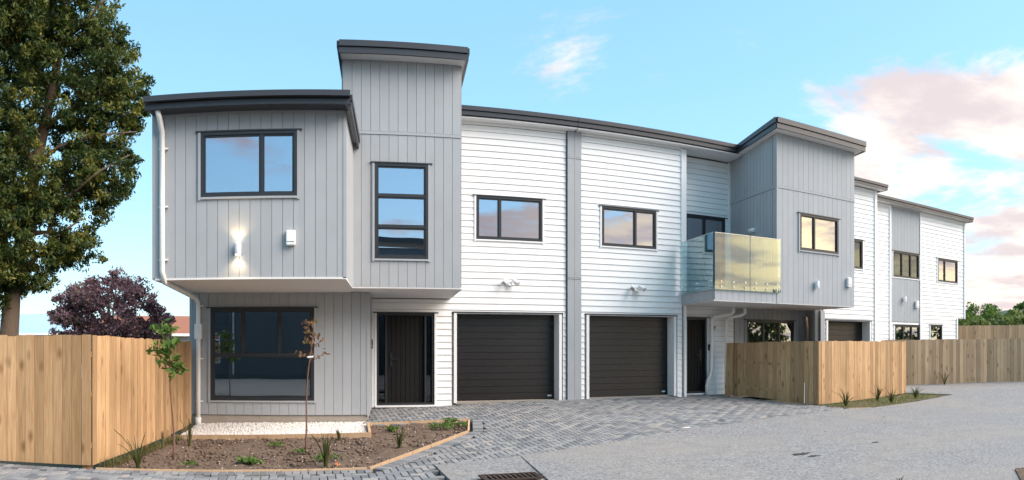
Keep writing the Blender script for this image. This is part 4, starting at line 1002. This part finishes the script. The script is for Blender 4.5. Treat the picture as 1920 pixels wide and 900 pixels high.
# ================================================================== TREES AND WHAT LIES BEYOND
def big_tree():
    K = 24/1300; t0 = math.radians(-24.5)
    bx, by = 24*math.sin(-.4285), 24*math.cos(-.4285)
    t = thing('evergreen_tree', (bx, by, 0), 'huge dense evergreen tree with bare trunk behind the corner fence', 'tree')
    right = Vector((math.cos(-.36), -math.sin(-.36), 0)); fwd = Vector((math.sin(-.36), math.cos(-.36), 0))
    def P(px, py, dep=0.0):        # metres across and up from the trunk foot
        return Vector((bx, by, 0)) + right*((px-18)*K) + fwd*dep + Vector((0, 0, EYE+(645-py)*K))
    mb = MB(); mb.tube([P(14, 735), P(16, 640), P(24, 540), P(45, 430), P(66, 320), P(82, 240), P(98, 175), P(112, 90), P(118, 10), P(116, -120), P(110, -230)], [.40, .36, .29, .24, .21, .19, .17, .14, .11, .08, .04], 12)
    mb.build('trunk', 'bark', t, smooth=True)
    r = np.random.default_rng(5)
    for i, (a, b, c, w) in enumerate([((24, 545), (70, 480, 0), (150, 420, -.8), .13), ((40, 450), (90, 430, .6), (140, 300, 1), .12), ((66, 320), (30, 250, -.6), (-30, 150, -1), .13), ((80, 250), (130, 215, -.5), (215, 190, -1), .11), ((98, 175), (60, 120, .4), (10, 30, .8), .11), ((66, 320), (110, 290, -.9), (250, 265, -1.2), .09), ((112, 90), (160, 60, -.6), (200, 20, -1), .09), ((30, 500), (-20, 430, .5), (-90, 350, 1), .14), ((50, 410), (130, 380, -1.2), (235, 310, -1.4), .09), ((45, 430), (0, 380, -1), (-50, 260, -2), .1)]):
        e = P(*c); m = P(*b); s = P(*a)
        MB().tube([s, s.lerp(m, .5)+Vector((0, 0, .1)), m, m.lerp(e, .5)+Vector((0, 0, .12)), e], [w, w*.85, w*.65, w*.42, w*.18], 8).build('limb', 'bark', t, smooth=True)
    lobes = [(70, 20, 150, 150, 2.6), (135, 130, 125, 120, 2.4), (195, 215, 88, 95, 1.9), (60, 300, 150, 130, 2.6), (165, 320, 92, 72, 1.7), (100, 420, 105, 72, 1.8), (-60, 150, 170, 260, 3), (60, 470, 95, 50, 1.5), (-60, 430, 120, 130, 2.4), (100, -140, 110, 140, 2.0), (20, -60, 160, 150, 2.6), (240, 180, 45, 60, 1.0), (150, 470, 55, 32, 1.0), (0, 540, 50, 35, 1.2), (60, 525, 60, 28, 1.1), (-25, 560, 55, 45, 1.2), (5, 500, 90, 50, 1.4), (225, 265, 55, 50, 1.1), (205, 345, 52, 48, 1.1)]
    C, R = [], []
    vol = np.array([l[2]*l[3]*l[4] for l in lobes])**.8; vol /= vol.sum()
    gaps = [(100, 105, 26), (48, 175, 22), (130, 150, 20), (95, 200, 24), (140, 205, 15), (75, 260, 18), (105, 265, 17), (150, 255, 16), (60, 370, 18), (125, 350, 15), (165, 375, 15), (40, 100, 17), (95, 310, 17), (205, 300, 18), (20, 455, 14), (75, 445, 13), (155, 410, 14), (255, 265, 20), (50, 15, 16), (125, 5, 14)]
    for q in np.linspace(0, 1, 150):                      # boughs that hang in front of the trunk
        px = 12+q*105+r.normal(0, 26); py = 560-q*600+r.normal(0, 14)
        if 195 < py < 300 or py > 530: continue
        C.append(tuple(P(px, py, -r.uniform(.5, 1.8)))); R.append(r.uniform(.25, .45))
    while len(C) < 3700:
        l = lobes[r.choice(len(lobes), p=vol)]; d = r.normal(size=3); d /= np.linalg.norm(d); d *= r.uniform(.35, 1.0)**.5
        px, py = l[0]+d[0]*l[2], l[1]-d[2]*l[3]
        if px < -230: continue
        if any((px-g[0])**2+(py-g[1])**2 < (g[2]+3)**2 for g in gaps) and r.uniform() < .93: continue
        C.append(tuple(P(px, py, d[1]*l[4]))); R.append(r.uniform(.16, .40))
    V = leaf_cloud(C, R, 62, (.10, .20), 8, .7, .6, .2)
    quads('crown', V, 'leaf_conifer', t, tuft=62)
big_tree()
def bush(name, label, x, y, lobes, mat, n, per, size, seed, cat='tree', trunk=.08, group=None, base=0.0):
    t = thing(name, (x, y, base), label, cat, group); r = np.random.default_rng(seed); C, R = [], []
    tx, ty = math.cos(math.atan2(x, y)), -math.sin(math.atan2(x, y))
    w = np.array([l[2]*l[3] for l in lobes]); w = w/w.sum()
    for _ in range(n):
        l = lobes[r.choice(len(lobes), p=w)]; d = r.normal(size=3); d /= np.linalg.norm(d); d *= r.uniform(.25, 1)**.45
        u = l[0]+d[0]*l[2]; v = d[1]*l[2]; C.append((x+tx*u-ty*v*0+math.sin(math.atan2(x, y))*v, y+ty*u+math.cos(math.atan2(x, y))*v, base+l[1]+d[2]*l[3])); R.append(.22*max(l[2], .8)*r.uniform(.6, 1.25))
    quads('crown', leaf_cloud(C, R, per, size, seed+1, .8), mat, t, tuft=per)
    top = max(l[1] for l in lobes)
    MB().tube([(x, y, base-.2), (x+.05, y, base+top*.5), (x-.03, y+.04, base+top)], [trunk, trunk*.8, trunk*.35], 8).build('trunk', 'bark', t, smooth=True)
    for i, l in enumerate(lobes):
        MB().tube([(x, y, base+top*.35), (x+tx*l[0]*.5, y+ty*l[0]*.5, base+(top*.4+l[1])*.5), (x+tx*l[0], y+ty*l[0], base+l[1])], [trunk*.6, trunk*.4, trunk*.15], 6).build('limb', 'bark', t, smooth=True)
bush('plum_tree', 'round purple-leaved tree behind the corner fence', -5.35, 18.2, [(0, 2.55, 1.35, 1.0), (-.8, 2.2, .85, .85), (.85, 2.3, .85, .75), (.2, 3.15, .85, .45), (1.3, 1.85, .5, .55), (-1.1, 2.6, .55, .6), (0, 1.6, 1.6, .6)], 'leaf_plum', 360, 85, (.06, .12), 21)
# neighbours behind the left fence
def far_house(name, label, x, y, w, d, h, rh, roofmat, wallmat, yaw, base=0):
    mw = Matrix.Translation((x, y, base)) @ Matrix.Rotation(yaw, 4, 'Z'); t = link(name, None, None, None, mw); tag(t, label, 'house')
    MB().box(-w/2, w/2, -d/2, d/2, -.3, h).build('wall', wallmat, t, mw)
    mb = MB(); e = .5
    mb.v = [(-w/2-e, -d/2-e, h+.01), (w/2+e, -d/2-e, h+.01), (w/2+e, d/2+e, h+.01), (-w/2-e, d/2+e, h+.01), (-w/2+d*.35, 0, h+rh), (w/2-d*.35, 0, h+rh)]
    mb.f = [[0, 1, 5, 4], [1, 2, 5], [2, 3, 4, 5], [3, 0, 4], [3, 2, 1, 0]]
    mb.build('roof', roofmat, t, mw)
    for s in (-.28, .22): 
        f = MB().box(w*s-.6, w*s+.6, -d/2-.04, -d/2+.02, .9, 2.0).build('window', 'white_trim', t, mw); MB().box(w*s-.52, w*s+.52, -d/2-.05, -d/2-.042, .98, 1.92).build('pane', 'low_glass', f, mw)
    MB().box(-w/2-e, w/2+e, -d/2-e-.1, -d/2-e-.002, h-.08, h+.05).build('gutter', 'white_trim', t, mw)
far_house('bungalow', 'low house with red-brown tiled roof behind the fence by the downpipe', -8.6, 38, 9, 7, 2.1, 1.1, 'tile_roof', 'far_wall', .35)
far_house('bungalow', 'pale blue-roofed house glimpsed below the huge evergreen', -17.5, 40, 8, 7, 2.2, 1.3, 'pale_blue_roof', 'tile_roof', .2)
far_house('bungalow', 'dark-roofed house at the picture edge behind the high fence', 38.6, 23.2, 7, 7, 2.8, 1.0, 'dark_metal', 'far_wall', -1.0)
for i, (px, R, lob, n, lb, mt) in enumerate([
    (1812, 33, [(0, 2.2, 1.2, .75), (-.8, 2.0, .9, .6), (.8, 2.2, .9, .6)], 70, 'olive green bush beside the end wall of the last townhouse', 'leaf_hedge'),
    (1845, 36, [(0, 2.8, 1.5, .85), (-1, 2.6, 1, .8), (1.1, 2.5, 1.0, .7)], 90, 'bright green bushy tree rising behind the high boundary fence', 'leaf_green'),
    (1882, 34, [(0, 2.5, 1.5, .7), (1.2, 2.6, 1.1, .7)], 70, 'low bright shrub between the bushy tree and the dark-roofed house', 'leaf_hedge'),
    (1915, 39, [(0, 3.0, 1.1, 1.0), (.8, 3.2, .8, .8)], 60, 'green tree at the picture edge behind the dark-roofed house', 'leaf_green')]):
    a = (px-575)/1300; bush('boundary_shrub', lb, R*math.sin(a), R*math.cos(a), lob, mt, n, 60, (.10, .22), 60+i, 'shrub', .07, 'greenery behind the boundary fence')
def norfolk():
    a = (1864-575)/1300; R = 75; x, y = R*math.sin(a), R*math.cos(a); t = thing('norfolk_pine', (x, y, 0), 'distant tiered conifer rising above the boundary greenery', 'tree'); r = np.random.default_rng(3)
    MB().tube([(x, y, 0), (x, y, 6.0)], [.15, .03], 6).build('trunk', 'bark', t)
    C = []; Rr = []
    for k in range(11):
        z = 1.6+k*.4; L = 1.9*(1-(k/11.5))
        for q in range(10):
            an = q*.63+k*.3
            for s in (.35, .7, 1.0): C.append((x+math.cos(an)*L*s, y+math.sin(an)*L*s, z+.10*s)); Rr.append(.16)
    quads('crown', leaf_cloud(C, Rr, 10, (.15, .3), 77, .5), 'leaf_far', t)
norfolk()
# the house across the lane, behind the viewpoint: mirrored in the window panes
def opposite():
    t = thing('opposite_house', (-2, -12, 0), 'dark grey two-storey house across the lane, mirrored in the window panes', 'house')
    w = slab(t, 'wall', 'slate_siding', [(-11, -15), (11.5, -15), (11.5, -8.5), (-11, -8.5)], -.2, 6.4)
    slab(t, 'roof', 'dark_metal', [(-11.4, -15.4, .9), (11.9, -15.4, .4), (11.9, -8.1, -.4), (-11.4, -8.1, .1)], 6.85, 7.1)
    for x0, x1, z0, z1 in ((-8, -6, 3.4, 4.5), (-3, -1.2, 3.4, 4.5), (.6, 2.2, 3.4, 4.5), (-7, -4.5, .6, 2.2)):
        f = MB().box(x0, x1, -8.5, -8.44, z0, z1).build('window', 'white_trim', t); MB().box(x0+.08, x1-.08, -8.438, -8.43, z0+.08, z1-.08).build('pane', 'window_glass', f)
    for z in np.arange(0, 6.2, .3): MB().hexa([(-11, -8.5, z), (11.5, -8.5, z), (11.5, -8.46, z), (-11, -8.46, z)], [(-11, -8.5, z+.28), (11.5, -8.5, z+.28), (11.5, -8.485, z+.28), (-11, -8.485, z+.28)]).build('siding_board', 'slate_siding', w)
    MB().tube([(-3.8, -8.38, 5.3), (-3.8, -8.38, 0)], .05, 8).build('downpipe', 'pipe_white', t)
opposite()

def tree_line():
    r = np.random.default_rng(91); C, R = [], []
    for i in range(170):
        t = r.uniform(0, 1); x, y = 26+30*t, -9+5*t+r.normal(0, 1.2); h = 3.2+1.5*math.sin(t*17)+.8*math.sin(t*41)
        C.append((x, y, r.uniform(.3, h))); R.append(r.uniform(.7, 1.1))
    o = quads('tree_belt', leaf_cloud(C, R, 55, (.3, .55), 92, .8), 'leaf_conifer')
    tag(o, 'dark belt of trees across the lane, mirrored in the far windows', 'trees', None, 'stuff')
tree_line()

def blot(name, cx, cy, rx, ry, mat, parent, seed, dz=.018):
    r = np.random.default_rng(seed); n = 18; pts = []
    for i in range(n):
        a = 2*math.pi*i/n; k = r.uniform(.45, 1.1); x, y = cx+rx*k*math.cos(a), cy+ry*k*math.sin(a); pts.append((x, y, g1(x, y)+dz))
    mb = MB(); mb.v = pts; mb.f = [list(range(n))]; mb.build(name, mat, parent)
for px, py, rx, ry, sd in ((1503, 853, .22, .10, 1), (1525, 857, .13, .07, 2), (1547, 811, .04, .03, 3), (1368, 839, .03, .02, 4), (1640, 831, .10, .05, 5), (1657, 783, .06, .04, 6)): blot('tar_spot', *gpt(px, py), rx, ry, 'asphalt_dark', lane, sd)
for px, py, rx, ry, sd in ((1287, 802, .09, .08, 7), (1277, 809, .05, .06, 8)): blot('paint_splash', *gpt(px, py), rx, ry, 'gravel_base', pave, sd, .006)
